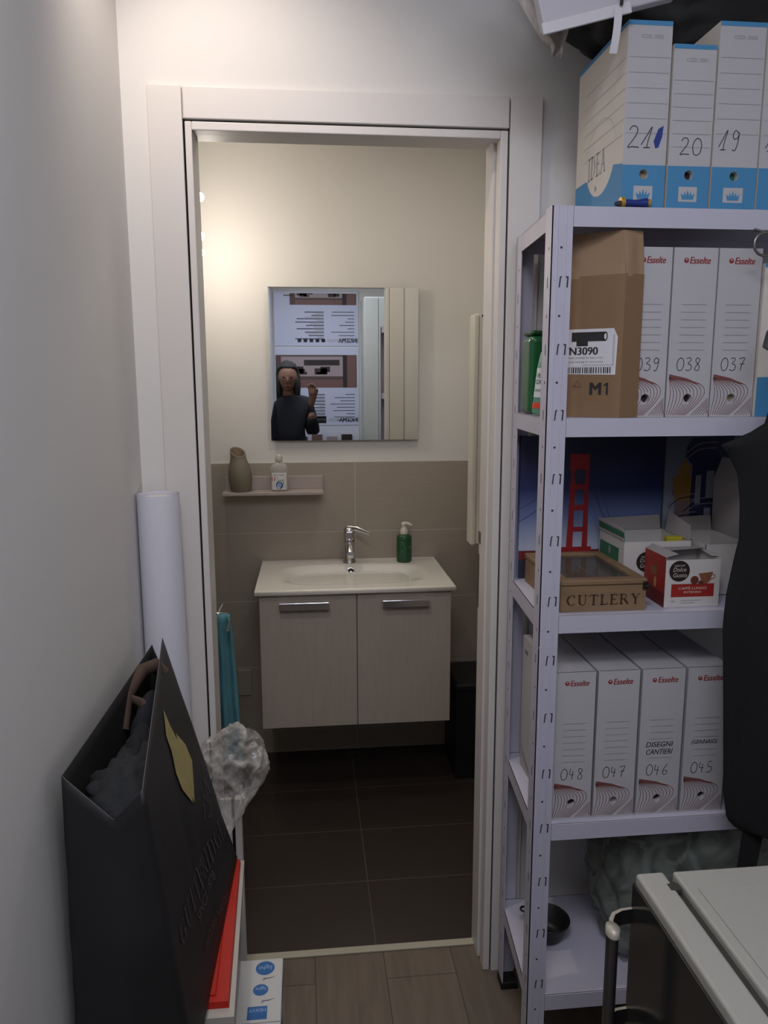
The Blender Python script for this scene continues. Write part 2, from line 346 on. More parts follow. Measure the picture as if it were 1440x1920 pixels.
# ================================================================ the room shell
XL, XR, YB, ZC = -0.382, 1.60, -2.90, 2.72
struct('floor', MB().box(XL-.1, XR+.1, YB-.1, .115, -.06, 0), [planks('grey_oak_laminate', (0.44, 0.39, 0.34), 0.19, 1.2, 0.55)])
struct('ceiling', MB().box(XL-.1, XR+.1, YB-.1, .13, ZC, ZC+.08), [wall_white])
struct('wall_left', MB().box(XL-.1, XL, YB-.1, .012, 0, ZC), [wall_white])
struct('wall_right', MB().box(XR, XR+.1, YB-.1, .012, 0, ZC), [wall_white])
struct('wall_behind_camera', MB().box(XL-.1, XR+.1, YB-.1, YB, 0, ZC), [wall_white])
mb = MB(); mb.box(-.50, -.258, .012, .13, 0, ZC); mb.box(.482, XR+.1, .012, .13, 0, ZC); mb.box(-.258, .482, .012, .13, 2.15, ZC)
struct('wall_front', mb, [wall_white])
# bathroom
tile_m = tiles('stone_wall_tile', (0.62, 0.58, 0.53), (0.72, 0.69, 0.64), 0.60, 0.289, 0.200, 1.256-0.289*6, (0, 2), 0.45, 0.05, 0.003, (1, 1, 14))
tile_l = tiles('stone_wall_tile_side', (0.62, 0.58, 0.53), (0.72, 0.69, 0.64), 0.60, 0.289, 0.13, 1.256-0.289*6, (1, 2), 0.45, 0.05, 0.003, (1, 1, 14))
floor_t = tiles('brown_floor_tile', (0.20, 0.165, 0.145), (0.34, 0.31, 0.28), 0.60, 0.290, 0.172, 0.125, (0, 1), 0.5, 0.08, 0.003, (1, 8, 1))
struct('floor_bathroom', MB().box(-.5, .85, .115, 1.45, -.06, 0), [floor_t])
struct('ceiling_bathroom', MB().box(-.5, .85, .13, 1.45, 2.5, 2.58), [bath_white])
struct('wall_back', MB().box(-.5, .85, 1.338, 1.45, 0, 2.5), [bath_white])
struct('wall_bathroom_left', MB().box(-.5, -.412, .13, 1.338, 0, 2.5), [bath_white])
struct('wall_bathroom_right', MB().box(.75, .85, .13, 1.338, 0, 2.5), [bath_white])
struct('trim_1', MB().box(-.402, .74, 1.328, 1.338, 0, 1.256), [tile_m])
struct('trim_2', MB().box(-.412, -.402, .13, 1.338, 0, 1.256), [tile_l])
struct('trim_3', MB().box(.74, .75, .13, 1.338, 0, 1.256), [tile_l])
struct('trim_4', MB().box(-.25, .47, .098, .122, 0, .006, bev=.002), [mat('pale_metal_strip', (0.70, 0.68, 0.60), 0.4)])

# sliding door frame
door = thing('door_1', (0.11, 0, 0), None, None); door['kind'] = 'structure'
mb = MB(); mb.box(-.325, -.2525, -.002, .012, 0, 2.212, bev=.001); mb.build('door_casing', [trim_white], door)
mb = MB(); mb.box(.4745, .548, -.002, .012, 0, 2.212, bev=.001); mb.build('door_casing', [trim_white], door)
mb = MB(); mb.box(-.2495, .4715, -.002, .012, 2.146, 2.212, bev=.002); mb.build('door_casing', [trim_white], door)
MB().box(-.257, -.2545, .014, .128, 0, 2.148).build('gap_shade_lining', [MATS['grey_shadow_groove']] if 'grey_shadow_groove' in MATS else [mat('grey_shadow_groove', (0.45, 0.43, 0.41), 0.7)], door)  # grey strips paint the shade inside the gaps beside the casing
MB().box(.477, .4795, .014, .128, 0, 2.148).build('gap_shade_lining', [MATS['grey_shadow_groove']], door)
for x0, x1 in ((-.325, -.2485), (.4705, .548)):
    MB().box(x0, x1, .130, .142, 0, 2.212, bev=.002).build('door_casing', [trim_white], door)
MB().box(-.2495, .4715, .130, .142, 2.146, 2.212, bev=.002).build('door_casing', [trim_white], door)
mb = MB(); mb.box(-.2485, -.2335, .002, .045, 0, 2.142, bev=.002); mb.box(-.2485, -.240, .045, .052, 0, 2.142, 1); mb.box(-.2485, -.236, .052, .128, 0, 2.142, bev=.002)
mb.build('door_jamb', [trim_white, mat('grey_shadow_groove', (0.45, 0.43, 0.41), 0.7)], door)
mb = MB(); mb.box(.4535, .4705, .002, .040, 0, 2.142, bev=.002); mb.box(.458, .4705, .040, .052, 0, 2.142, 1); mb.box(.4485, .4705, .052, .128, 0, 2.142, bev=.003)
mb.build('door_jamb', [trim_white, MATS['grey_shadow_groove']], door)
mb = MB(); mb.box(-.2335, .4535, .002, .040, 2.124, 2.142, bev=.002); mb.box(-.236, .4485, .040, .128, 2.136, 2.149, 0)
mb.build('door_header', [trim_white], door)
mb = MB(); mb.box(.4465, .4485, .105, .125, 1.165, 1.197, bev=.001); mb.box(.4475, .4486, .118, .121, .99, 1.135, 1)
mb.build('strike_plate', [steel, dark], door)

# short white board standing at the foot of the left jamb
mb = MB(); mb.box(-.236, -.206, .020, .030, .006, .535, 0, .002); mb.box(-.206, -.198, .026, .030, .006, .535, 1); mb.box(-.198, -.181, .016, .040, .006, .535, 0, .002)
o = mb.build('trim_board', [trim_white, dark]); tag(o, 'short white grooved board upright at the foot of the left door jamb', 'board')

# ================================================================ bathroom things
# mirror: flat glass with a bevelled rim
mir = mat('mirror_silver', (0.93, 0.94, 0.93), 0.01, 1.0)
mx0, mx1, mz0, mz1, my = -.136, .458, 1.347, 1.946, 1.312
t = thing('wall_mirror', ((mx0+mx1)/2, 1.338, mz0), 'square frameless mirror with a slanted glass rim on the bathroom wall', 'mirror')
b_ = .024
mb = MB(); i = [(mx0+b_, mz0+b_), (mx1-b_, mz0+b_), (mx1-b_, mz1-b_), (mx0+b_, mz1-b_)]; e = [(mx0, mz0), (mx1, mz0), (mx1, mz1), (mx0, mz1)]
mb.add([(a, my, c) for a, c in i], [[0, 1, 2, 3]]); mb.build('mirror_glass', [mir], t)
mb = MB(); mb.add([(a, my+.0003, c) for a, c in e]+[(a, my, c) for a, c in i], [[k, (k+1) % 4, 4+(k+1) % 4, 4+k] for k in range(4)]); mb.build('bevelled_rim', [mir], t)
mb = MB(); mb.box(mx0, mx1, my+.0011, my+.006, mz0, mz1); mb.box(mx0+.08, mx1-.08, my+.006, 1.338, mz0+.08, mz1-.08); mb.build('backing', [mat('mirror_back', (0.4, 0.42, 0.42), 0.5)], t)

# small ceramic shelf with a raised back
t = thing('wall_shelf', (-.13, 1.33, 1.135), 'small pale wall shelf with raised back under the mirror', 'shelf')
sh = mat('pale_shelf_laminate', (0.66, 0.61, 0.59), 0.5)
mb = MB(); mb.box(-.330, .067, 1.225, 1.328, 1.137, 1.150, bev=.002); mb.build('shelf_board', [sh], t)
mb = MB(); mb.box(-.325, .067, 1.316, 1.328, 1.150, 1.203, bev=.002); mb.build('shelf_back', [sh], t)

# vase with slanted mouth
def slant_vase():
    prof = [(.037, 0), (.041, .010), (.0465, .050), (.0455, .078), (.040, .104), (.033, .126), (.0305, .140), (.0305, .158)]
    vs = []; seg = 28
    for k_, (r, z) in enumerate(prof):
        for k in range(seg):
            a = 2*PI*k/seg; zz = z
            if z > .12: zz = z - math.cos(a)*.008*(z-.12)/.038 + math.sin(a)*.016*(z-.12)/.038
            vs.append((-.259+r*math.cos(a)-.009*(z/.158)**2, 1.268+r*math.sin(a), 1.150+zz))
    n = len(prof); fs = [[i*seg+k, i*seg+(k+1) % seg, (i+1)*seg+(k+1) % seg, (i+1)*seg+k] for i in range(n-1) for k in range(seg)]
    mb = MB(); mb.add(vs, fs, 0, True); mb.add(vs[:seg], [list(range(seg))[::-1]], 0)
    top = vs[-seg:]; c = Vector((sum(v[0] for v in top)/seg, sum(v[1] for v in top)/seg, sum(v[2] for v in top)/seg))
    ins = [c+(Vector(v)-c)*.86 for v in top]; low = [p+Vector((.0, 0, -.035)) for p in ins]
    mb.add(top+ins, [[k, (k+1) % seg, seg+(k+1) % seg, seg+k] for k in range(seg)], 0, True)
    mb.add(ins+low, [[k, (k+1) % seg, seg+(k+1) % seg, seg+k] for k in range(seg)], 1, True); mb.add(low, [list(range(seg))], 1)
    return mb
o = slant_vase().build('vase', [mat('olive_stoneware', (0.45, 0.42, 0.35), 0.6, bump=0.2, bscale=40), mat('stoneware_inside', (0.52, 0.45, 0.37), 0.7)])
tag(o, 'olive grey vase with a slanted mouth at the left of the wall shelf', 'vase')

# clear gel bottle
def label_frame(cx, cy, r, z0):
    def F(a, b, h=0.0):
        t_ = a/r; return Vector((cx+(r+h)*math.sin(t_), cy-(r+h)*math.cos(t_), z0+b))
    return F
t = thing('gel_bottle', (-.107, 1.268, 1.150), 'clear hand gel bottle with white label on the wall shelf', 'bottle')
mb = MB(); mb.lathe([(.030, 0), (.0355, .004), (.0355, .088), (.034, .098), (.026, .108), (.013, .114), (.012, .118)], (-.107, 1.268, 1.150), 28, sy=.75)
mb.build('bottle_body', [film('clear_plastic', (0.80, 0.80, 0.78), 0.42, 0.12, 0)], t)
mb = MB(); mb.lathe([(.013, .118), (.014, .120), (.014, .132), (.012, .142), (.009, .146)], (-.107, 1.268, 1.150), 20); mb.tube([(-.107, 1.268, 1.165), (-.107, 1.268, 1.268)], .003, 8)
mb.build('pump_cap', [mat('milky_plastic', (0.74, 0.72, 0.68), 0.4)], t)
def Fg(a, b, h=0.0): return Vector((-.107+(.0362+h)*math.sin(a/.0362), 1.268-.75*(.0362+h)*math.cos(a/.0362), 1.150+b))
mb = MB(); mb.grid(lambda u, v: Fg(-.034+.068*u, .008+.068*v), 12, 1, 0)
mb.text(Fg, 'SANITIZING', -.024, .064, .0045, 1, wd=.044, h=.0005); mb.rect(Fg, -.032, -.016, .042, .058, 2, .0005); mb.text(Fg, 'GEL', -.012, .054, .004, 3, h=.0006)
mb.stroke(Fg, [(-.008, .05), (.012, .048), (.022, .046)], .001, 1); mb.disc(Fg, .001, .025, .014, .015, 4, .0005); mb.disc(Fg, .001, .027, .009, .010, 5, .0008)
mb.stroke(Fg, smooth_line([(-.010, .034), (0, .045), (.016, .042), (.017, .032), (.010, .017)]), .0022, 4); mb.stroke(Fg, [(.018, .016), (.028, .022)], .0012, 1)
mb.build('bottle_label', [mat('label_white', (0.84, 0.83, 0.82), 0.5), ink, mat('label_red', (0.66, 0.20, 0.16), 0.5), ink_blue, mat('label_navy', (0.20, 0.27, 0.50), 0.5), mat('label_sky', (0.52, 0.63, 0.80), 0.5)], t)

# vanity unit
wood = mat('pale_grey_wood', (0.655, 0.615, 0.57), 0.55, bump=0.15, bscale=30, var=0.09, vscale=9, stretch=(9, 9, 1))
VF = .872
t = thing('vanity_cabinet', (.172, 1.1, .322), 'wall hung pale wood vanity cabinet with two doors under the basin', 'cabinet')
mb = MB(); mb.box(-.172, -.156, VF+.020, 1.328, .322, .826); mb.box(.500, .516, VF+.020, 1.328, .322, .826); mb.box(-.156, .500, VF+.020, 1.328, .322, .338); mb.box(-.156, .500, 1.312, 1.328, .338, .826); mb.box(-.156, .500, VF+.020, VF+.036, .338, .826)
mb.build('cabinet_body', [wood], t)
for x0, x1, hx, hm in ((-.176, .1725, -.105, .085), (.1755, .520, .265, .430)):
    d = MB().box(x0, x1, VF, VF+.019, .322, .826, bev=.0015).build('door', [wood], t)
    hx1 = hx+.178 if hx < 0 else hx+.170
    zc = .790
    mb = MB(); mb.box(hx, hx1, VF-.026, VF-.018, zc-.014, zc+.014, bev=.002)
    mb.box(hx+.004, hx+.018, VF-.020, VF, zc-.010, zc+.010, bev=.001); mb.box(hx1-.018, hx1-.004, VF-.020, VF, zc-.010, zc+.010, bev=.001)
    h_ = mb.build('door_handle', [chrome], d); h_['label'] = 'flat chrome pull handle'

# ceramic basin with an oblong bowl
def basin():
    x0, x1, y0, y1, zt, zb = -.186, .530, .858, 1.327, .850, .828
    cx, cy, rx, ry = .172, 1.075, .272, .150
    def hgt(x, y):
        n_ = 3.4; q = (abs((x-cx)/rx)**n_ + abs((y-cy)/ry)**n_)**(1/n_)
        if q >= 1.08: return 0.0
        s_ = min(1, max(0, (1.08-q)/.85)); s_ = s_*s_*(3-2*s_)
        return -.085*s_
    mb = MB(); NU, NV = 90, 60
    mb.grid(lambda u, v: Vector((x0+(x1-x0)*u, y0+(y1-y0)*v, zt+hgt(x0+(x1-x0)*u, y0+(y1-y0)*v))), NU, NV, 0)
    r_ = .006
    prof = [(0, 0), (-.002, -.001), (-.0045, -.004), (-.005, -.009), (-.004, -.018), (.004, -.022)]
    ring = lambda d: [(x0+d, y0+d), (x1-d, y0+d), (x1-d, y1), (x0+d, y1)]
    for a, b in zip(prof[:-1], prof[1:]):
        ra = ring(a[0]); rb = ring(b[0])
        mb.add([(p[0], p[1], zt+a[1]) for p in ra]+[(p[0], p[1], zt+b[1]) for p in rb], [[4+k, 4+(k+1) % 4, (k+1) % 4, k] for k in range(4)], 0, True)
    mb.add([(p[0], p[1], zb) for p in ring(.004)], [[3, 2, 1, 0]])
    return mb
cer = mat('white_ceramic', (0.90, 0.885, 0.85), 0.12, coat=0.5)
t = thing('washbasin', (.172, 1.09, .828), 'white ceramic washbasin with oblong bowl on top of the vanity', 'washbasin')
basin().build('basin_top', [cer], t)
F = Plane((.176, 1.2035, .824), (1, 0, 0), (0, -.35, 1))
mb = MB(); rot = Matrix.Rotation(R(62), 3, 'X')
mb.lathe([(.010, .001), (.0105, .004), (.017, .005), (.0185, .003), (.019, 0)], (.172, 1.196, .828), 24, 0, rot=rot); mb.lathe([(0, .002), (.0105, .002)], (.172, 1.196, .828), 24, 1, rot=rot)
mb.lathe([(0, .003), (.003, .003), (.003, .0035)], (.172, 1.196, .828), 12, 0, rot=rot)
mb.build('overflow_ring', [chrome, hole_m], t)
mb = MB(); mb.lathe([(0, .004), (.020, .004), (.024, .001), (.024, 0)], (.172, 1.075, .7655), 20); mb.build('drain', [chrome], t)

# mixer tap
t = thing('mixer_tap', (.170, 1.262, .850), 'chrome single lever mixer tap behind the basin bowl', 'tap')
mb = MB(); mb.lathe([(.027, 0), (.027, .006), (.0225, .012), (.022, .085), (.0225, .118)], (.170, 1.262, .850), 24); mb.build('tap_body', [chrome], t)
mb = MB(); mb.tube([(.170, 1.250, .930), (.170, 1.225, .926), (.170, 1.200, .914), (.170, 1.188, .902)], [.018, .017, .016, .0145], 14, flat=1.0); mb.lathe([(.0145, 0), (.0145, .012)], (.170, 1.186, .887), 18)
mb.build('spout', [chrome], t)
mb = MB(); mb.lathe([(.0225, .0), (.0235, .004), (.023, .022), (.016, .030), (0, .032)], (.170, 1.262, .968), 24)
mb.tube([(.165, 1.258, .992), (.200, 1.238, .993), (.232, 1.215, .984), (.252, 1.202, .976)], [.013, .011, .008, .006], 12, flat=.45)
mb.box(.154, .186, 1.2335, 1.250, .948, .985, 0, .006); mb.build('lever', [chrome], t)

# green pump bottle on basin
t = thing('soap_bottle', (.395, 1.255, .850), 'green soap bottle with white pump at the right of the tap', 'bottle')
grn = mat('green_plastic', (0.13, 0.30, 0.19), 0.35, var=0.08, vscale=20)
mb = MB(); mb.lathe([(.026, 0), (.0305, .004), (.031, .010), (.031, .098), (.029, .108), (.022, .114), (.014, .116)], (.395, 1.255, .8505), 30)
Fb = label_frame(.395, 1.255, .031, .850)
for k in range(7): mb.stroke(Fb, [(-.018, .085-.009*k), (-.018+.012+.003*((k*5) % 4), .085-.009*k)], .0025, 1)
mb.stroke(Fb, smooth_line([(.018, .062), (.025, .070), (.030, .066), (.022, .056)]), .002, 2)
mb.build('bottle_body', [grn, mat('pale_green_print', (0.30, 0.52, 0.42), 0.5), mat('cream_print', (0.6, 0.66, 0.5), 0.5)], t)
wp = mat('white_plastic', (0.80, 0.77, 0.72), 0.4)
mb = MB(); mb.lathe([(.0155, .116), (.0155, .136), (.011, .139), (.0105, .152), (.012, .153), (.012, .162), (.004, .165)], (.395, 1.255, .850), 24)
mb.tube([(.395, 1.255, 1.010), (.410, 1.243, 1.011), (.424, 1.232, 1.004)], [.007, .006, .0045], 12); mb.build('pump', [wp], t)

# towels on a ring rail at the left wall
t = thing('towel_rail', (-.40, .62, .86), 'chrome towel rail on the left bathroom wall beside the doorway', 'rail')
mb = MB(); mb.box(-.402, -.302, .685, .705, .805, .822, 0, .003); mb.tube([(-.288, .72, .845), (-.304, .695, .815), (-.322, .66, .775)], .005, 10); mb.build('rail_mount', [chrome], t)
mb = MB(); mb.tube([(-.340, .50, .822), (-.335, .64, .826), (-.300, .66, .832), (-.262, .66, .830), (-.252, .60, .828), (-.250, .50, .826)], .0045, 10); mb.build('rail_bar', [chrome], t)
tw = mat('turquoise_terry', (0.38, 0.60, 0.64), 0.95, bump=0.9, bscale=420, var=0.10, vscale=30)
def towel(x0, x1, y, ztop, zbot, seed, wd):
    def fn(u, v):
        z = ztop+(zbot-ztop)*v; sp = .78+.22*min(1, v*2.2)
        cx = (x0+x1)/2+.012*v; x = cx+(u-.5)*(x1-x0)*sp*(1+.25*v)
        yy = y+wd*math.sin(u*PI*3+seed)*(.3+.7*v)+.006*noise.noise(Vector((u*3, v*5, seed)))
        return Vector((x, yy, z))
    mb = MB(); mb.grid(lambda u, v: fn(u, v)-Vector((0, wd*1.3+.004, 0)), 22, 30); mb.grid(lambda u, v: fn(1-u, v)+Vector((0, wd*1.3+.004, 0)), 22, 30)
    mb.grid(lambda u, v: fn(0, v)+Vector((0, (wd*1.3+.004)*(2*u-1), 0)), 3, 30); mb.grid(lambda u, v: fn(1, v)+Vector((0, (wd*1.3+.004)*(2*u-1), 0)), 3, 30)
    mb.grid(lambda u, v: fn(u, 0)+Vector((0, (wd*1.3+.004)*(2*v-1), .010*math.sin(PI*v))), 22, 4); mb.grid(lambda u, v: fn(u, 1)+Vector((0, (wd*1.3+.004)*(2*v-1), 0)), 22, 3)
    return mb
o = weld(towel(-.352, -.304, .560, .828, .36, 1.0, .010).build('hand_towel', [tw])); tag(o, 'turquoise towel hanging closest to the left door jamb', 'towel', 'turquoise towels on the rail')
o = weld(towel(-.298, -.246, .61, .836, .34, 2.2, .011).build('hand_towel', [tw])); tag(o, 'turquoise towel hanging nearest the vanity, right of its twin', 'towel', 'turquoise towels on the rail')
o = MB().box(-.305, -.246, 1.320, 1.328, .267, .382, bev=.003).build('cover_plate', [mat('beige_plastic', (0.62, 0.60, 0.52), 0.4)]); tag(o, 'small beige blank cover plate low on the tiled wall', 'cover plate')

# wall lamp with three bulbs, edge-on behind the jamb
t = thing('wall_lamp', (-.40, 1.02, 1.96), 'vertical steel wall lamp with three lit bulbs on the left', 'lamp')
mb = MB(); mb.box(-.376, -.350, 1.005, 1.035, 1.985, 2.245, bev=.012); mb.tube([(-.410, 1.02, 2.11), (-.370, 1.02, 2.11)], .012, 10); mb.build('lamp_bar', [mat('satin_nickel', (0.48, 0.45, 0.42), 0.4, 0.8)], t)
bulb_m = emit('lit_bulb', (1.0, 0.9, 0.75), 9)
for z, r in ((2.206, .017), (2.078, .014), (2.024, .012)):
    mb = MB(); mb.lathe([(0, -r), (r*.7, -r*.7), (r, 0), (r*.7, r*.7), (0, r)], (-.346, 1.013, z), 14); mb.build('bulb', [bulb_m], t)

t = thing('added_ceiling_fitting', (.30, .62, 2.48), 'added square white frame around the unseen bathroom fill light', 'lamp')  # added housing around the bathroom fill, out of view
mb = MB(); mb.box(.17, .43, .49, .495, 2.455, 2.5); mb.box(.17, .43, .745, .75, 2.455, 2.5); mb.box(.17, .175, .495, .745, 2.455, 2.5); mb.box(.425, .43, .495, .745, 2.455, 2.5); mb.build('lamp_frame', [trim_white], t)
# wall cabinet on the right wall
t = thing('wall_cabinet', (.67, .84, 1.01), 'tall narrow white wall cabinet at the right edge of the doorway', 'cabinet')
cm = mat('cabinet_white', (0.80, 0.78, 0.73), 0.45)
MB().box(.592, .739, .806, .868, 1.014, 1.802, bev=.002).build('cabinet_body', [cm], t)
mb = MB(); mb.box(.574, .591, .80, .874, 1.010, 1.806, bev=.005); d = mb.build('door', [cm], t)
mb = MB(); mb.box(.612, .640, .803, .8055, 1.797, 1.803, 0); mb.box(.600, .605, .803, .8055, 1.797, 1.803, 0); mb.build('hinge_cap', [dark], t)
# waste bin
t = thing('waste_bin', (.655, 1.12, 0), 'tall black waste bin on the floor beside the vanity', 'bin')
bk = mat('black_plastic', (0.075, 0.08, 0.085), 0.4)
mb = MB(); mb.prism([(.575, 1.02), (.735, 1.02), (.735, 1.26), (.575, 1.26)], 0, .37); mb.build('bin_body', [bk], t)
mb = MB(); mb.box(.568, .738, 1.012, 1.268, .37, .405, 0, .010); mb.build('bin_lid', [bk], t)

# ================================================================ behind the camera, seen in the mirror
t = thing('poster_board', (0.05, YB, .9), 'white board with two printed plan sheets, seen in the mirror', 'poster board')
pw = mat('poster_paper', (0.80, 0.82, 0.92), 0.6)
Fp = Plane((.50, YB+.013, 0), (-1, 0, 0), (0, 0, 1))     # a runs towards -x, b is height
mb = MB(); mb.box(-.375, .51, YB+.002, YB+.012, .80, 2.50, 0, .002); mb.build('board', [mat('board_white', (0.85, 0.86, 0.92), 0.5)], t)
ph = [mat('photo_brown', (0.36, 0.28, 0.28), 0.6), mat('photo_pale', (0.66, 0.60, 0.62), 0.6), mat('photo_dark', (0.20, 0.16, 0.17), 0.6), mat('photo_mid', (0.48, 0.36, 0.35), 0.6)]
def sheet(top, bot, ptop, pbot, pl, logo):
    mb = MB(); mb.rect(Fp, .0, .87, bot, top, 0, .0005)
    mb.rect(Fp, .01, pl, pbot, ptop, 4, .001); rnd = random.Random(int(top*100))
    H = ptop-pbot
    mb.rect(Fp, .14, pl-.05, pbot+H*.35, ptop-H*.05, 5, .0012); mb.rect(Fp, .17, .50, pbot+H*.68, ptop-H*.15, 6, .0014); mb.rect(Fp, .02, .12, pbot, ptop, 7, .0014)
    mb.rect(Fp, .10, .14, pbot, ptop, 6, .0015); mb.rect(Fp, .14, pl-.05, pbot, pbot+H*.25, 7, .0014)
    for k in range(10): a = .15+rnd.random()*.45; mb.rect(Fp, a, a+.02+rnd.random()*.10, pbot+H*(.38+.25*rnd.random()), pbot+H*(.42+.25*rnd.random()), 6, .0017)
    y = pbot-.06
    for k in range(9):
        mb.rect(Fp, .03, .03+.06+.18*rnd.random(), y-.006, y, 1, .001); mb.rect(Fp, .31, .31+.10+.18*rnd.random(), y-.008, y, 1, .001)
        mb.rect(Fp, .31, .31+.05+.14*rnd.random(), y-.022, y-.017, 3, .001); y -= .030
    mb.text(Fp, 'INGEMA', .003, bot+.030, .040, 1, wd=.175, h=.001, bold=.05); mb.text(Fp, 'STUDIO', .18, bot+.037, .026, 3, wd=.10, h=.001)
    if logo:
        mb.rect(Fp, .300, .460, bot+.02, bot+.085, 2, .001); mb.text(Fp, 'STUDIO', .31, bot+.045, .016, 3, wd=.13, h=.0015); mb.disc(Fp, .50, bot+.05, .018, .018, 8, .001)
    else:
        for k in range(5): mb.rect(Fp, .30+k*.055, .335+k*.055, bot+.035, bot+.065, 1, .001)
    mb.stroke(Fp, [(0, bot), (.87, bot)], .004, 3, .001)
    mb.build('printed_sheet', [pw, ink, black, grey_print]+[ph[0], ph[1], ph[2], ph[3], blue_print], t)
sheet(2.48, 1.90, 2.45, 2.27, .62, False); sheet(1.88, 1.17, 1.82, 1.52, .76, True)
mb = MB(); 
for k, x in enumerate((-.36, -.22, -.08, .06, .20, .34)): mb.box(x, x+.10, YB+.013, YB+.03, .82, .98 if k % 2 else .96, k % 3)
o = mb.build('sample_strip', [ph[3], ph[1], ph[2]]); o.parent = t; o.matrix_parent_inverse = t.matrix_world.inverted()
t = thing('tall_cupboard', (.82, -2.6, 0), 'white tall cupboard beside the poster board, seen only in the mirror', 'cupboard')
MB().box(.53, 1.15, YB+.003, -2.42, 0, 2.3).build('cupboard_body', [mat('cupboard_white', (0.78, 0.79, 0.77), 0.8, spec=0.2)], t)
MB().box(.53, .648, -2.419, -2.40, .02, 2.29, bev=.002).build('door', [mat('cupboard_white', (0.78, 0.79, 0.77), 0.8, spec=0.2)], t); MB().box(.652, 1.15, -2.419, -2.40, .02, 2.29, bev=.002).build('door', [mat('cupboard_white', (0.78, 0.79, 0.77), 0.8, spec=0.2)], t)

# the person taking the photograph, seen only in the mirror
def skin_mesh(name, pts, edges, radii, m, parent=None, root=0, sub=2):
    me = bpy.data.meshes.new(name); me.from_pydata(pts, edges, []); o = bpy.data.objects.new(name, me); COL.objects.link(o)
    o.modifiers.new('skin', 'SKIN'); sk = me.skin_vertices[0].data
    for k, r in enumerate(radii): sk[k].radius = (r, r) if not isinstance(r, tuple) else r; sk[k].use_root = (k == root)
    sd = o.modifiers.new('sub', 'SUBSURF'); sd.levels = sub; sd.render_levels = sub
    dg = bpy.context.evaluated_depsgraph_get(); m2 = bpy.data.meshes.new_from_object(o.evaluated_get(dg)); o.modifiers.clear(); o.data = m2; m2.materials.clear(); m2.materials.append(m)
    for p in m2.polygons: p.use_smooth = True
    if parent is not None: o.parent = parent; o.matrix_parent_inverse = parent.matrix_world.inverted()
    return o
skin_c = mat('skin', (0.50, 0.36, 0.29), 0.6); jk = mat('navy_jacket', (0.09, 0.10, 0.14), 0.9); hair = mat('dark_hair', (0.13, 0.12, 0.125), 0.8)
PX, PY = -.135, -2.05
t = thing('person', (PX, PY, 0), 'person in a dark navy jacket with one hand raised, seen in the mirror', 'person')
def P_(x, y, z): return (PX+x, PY+y, z)
skin_mesh('body', [P_(0, 0, .92), P_(0, 0, 1.15), P_(0, 0, 1.36), P_(0, .005, 1.45), P_(0, .02, 1.55), P_(0, .025, 1.64), P_(.09, 0, .80), P_(.095, .01, .48), P_(.10, -.01, .08), P_(.10, .10, .03),
    P_(-.09, 0, .80), P_(-.095, .01, .48), P_(-.10, -.01, .08), P_(-.10, .10, .03), P_(.15, 0, 1.37), P_(.20, .02, 1.14), P_(.19, .13, 1.33), P_(-.15, 0, 1.37), P_(-.19, -.01, 1.12), P_(-.18, .08, .90)],
    [(0, 1), (1, 2), (2, 3), (3, 4), (4, 5), (0, 6), (6, 7), (7, 8), (8, 9), (0, 10), (10, 11), (11, 12), (12, 13), (2, 14), (14, 15), (15, 16), (2, 17), (17, 18), (18, 19)],
    [(.13, .10), (.12, .09), (.13, .09), .05, .055, .05, .085, .06, .045, .035, .085, .06, .045, .035, .06, .045, .035, .06, .045, .033], skin_c, t)
skin_mesh('jacket', [P_(0, 0, .86), P_(0, 0, 1.10), P_(0, 0, 1.36), P_(0, .005, 1.475), P_(.155, 0, 1.39), P_(.205, .02, 1.14), P_(.19, .12, 1.31), P_(-.155, 0, 1.37), P_(-.195, -.01, 1.12), P_(-.185, .08, .92)],
    [(0, 1), (1, 2), (2, 3), (2, 4), (4, 5), (5, 6), (2, 7), (7, 8), (8, 9)], [(.16, .13), (.145, .115), (.155, .11), .062, .075, .06, .05, .075, .06, .048], jk, t)
skin_mesh('trousers', [P_(0, 0, .95), P_(.09, 0, .80), P_(.095, .01, .48), P_(.10, -.01, .10), P_(-.09, 0, .80), P_(-.095, .01, .48), P_(-.10, -.01, .10)], [(0, 1), (1, 2), (2, 3), (0, 4), (4, 5), (5, 6)], [(.15, .12), .10, .075, .06, .10, .075, .06], jk, t)
def blob_p(name, c, r, m, parent, seed=1, amp=.03, cut=None):
    bm = bmesh.new(); bmesh.ops.create_icosphere(bm, subdivisions=4, radius=1)
    for v in bm.verts:
        q = Vector((v.co.x*r[0], v.co.y*r[1], v.co.z*r[2])); q *= 1+amp*noise.noise(v.co*4+Vector((seed, 0, 0)))
        if cut: q = cut(q)
        v.co = Vector(c)+q
    me = bpy.data.meshes.new(name); bm.to_mesh(me); bm.free(); me.materials.append(m)
    for p in me.polygons: p.use_smooth = True
    o = bpy.data.objects.new(name, me); COL.objects.link(o); o.parent = parent; o.matrix_parent_inverse = parent.matrix_world.inverted(); return o
def jaw(q):
    if q.z < 0: q.x *= 1+q.z*2.2; q.y = q.y*(1+q.z*1.0)
    if q.y > 0: q.y *= .93
    return q
blob_p('head', P_(0, .035, 1.605), (.077, .095, .118), skin_c, t, 1, .0, jaw)
def hair_cut(q):
    if q.y > .03 and q.z < .055: q.y = .03+(q.y-.03)*.1
    return q
blob_p('hair', P_(0, .008, 1.625), (.098, .108, .125), hair, t, 3, .10, hair_cut)
for s_ in (-1, 1): blob_p('hair_side', P_(s_*.075, .01, 1.54), (.030, .060, .115), hair, t, 5+s_, .12)
for s_ in (-1, 1): blob_p('eye', P_(s_*.030, .117, 1.612), (.010, .006, .006), dark, t, 1, 0)
mb = MB(); mb.tube([P_(0, .118, 1.612), P_(0, .139, 1.578), P_(0, .118, 1.572)], [.007, .012, .007], 8); mb.build('nose', [skin_c], t)
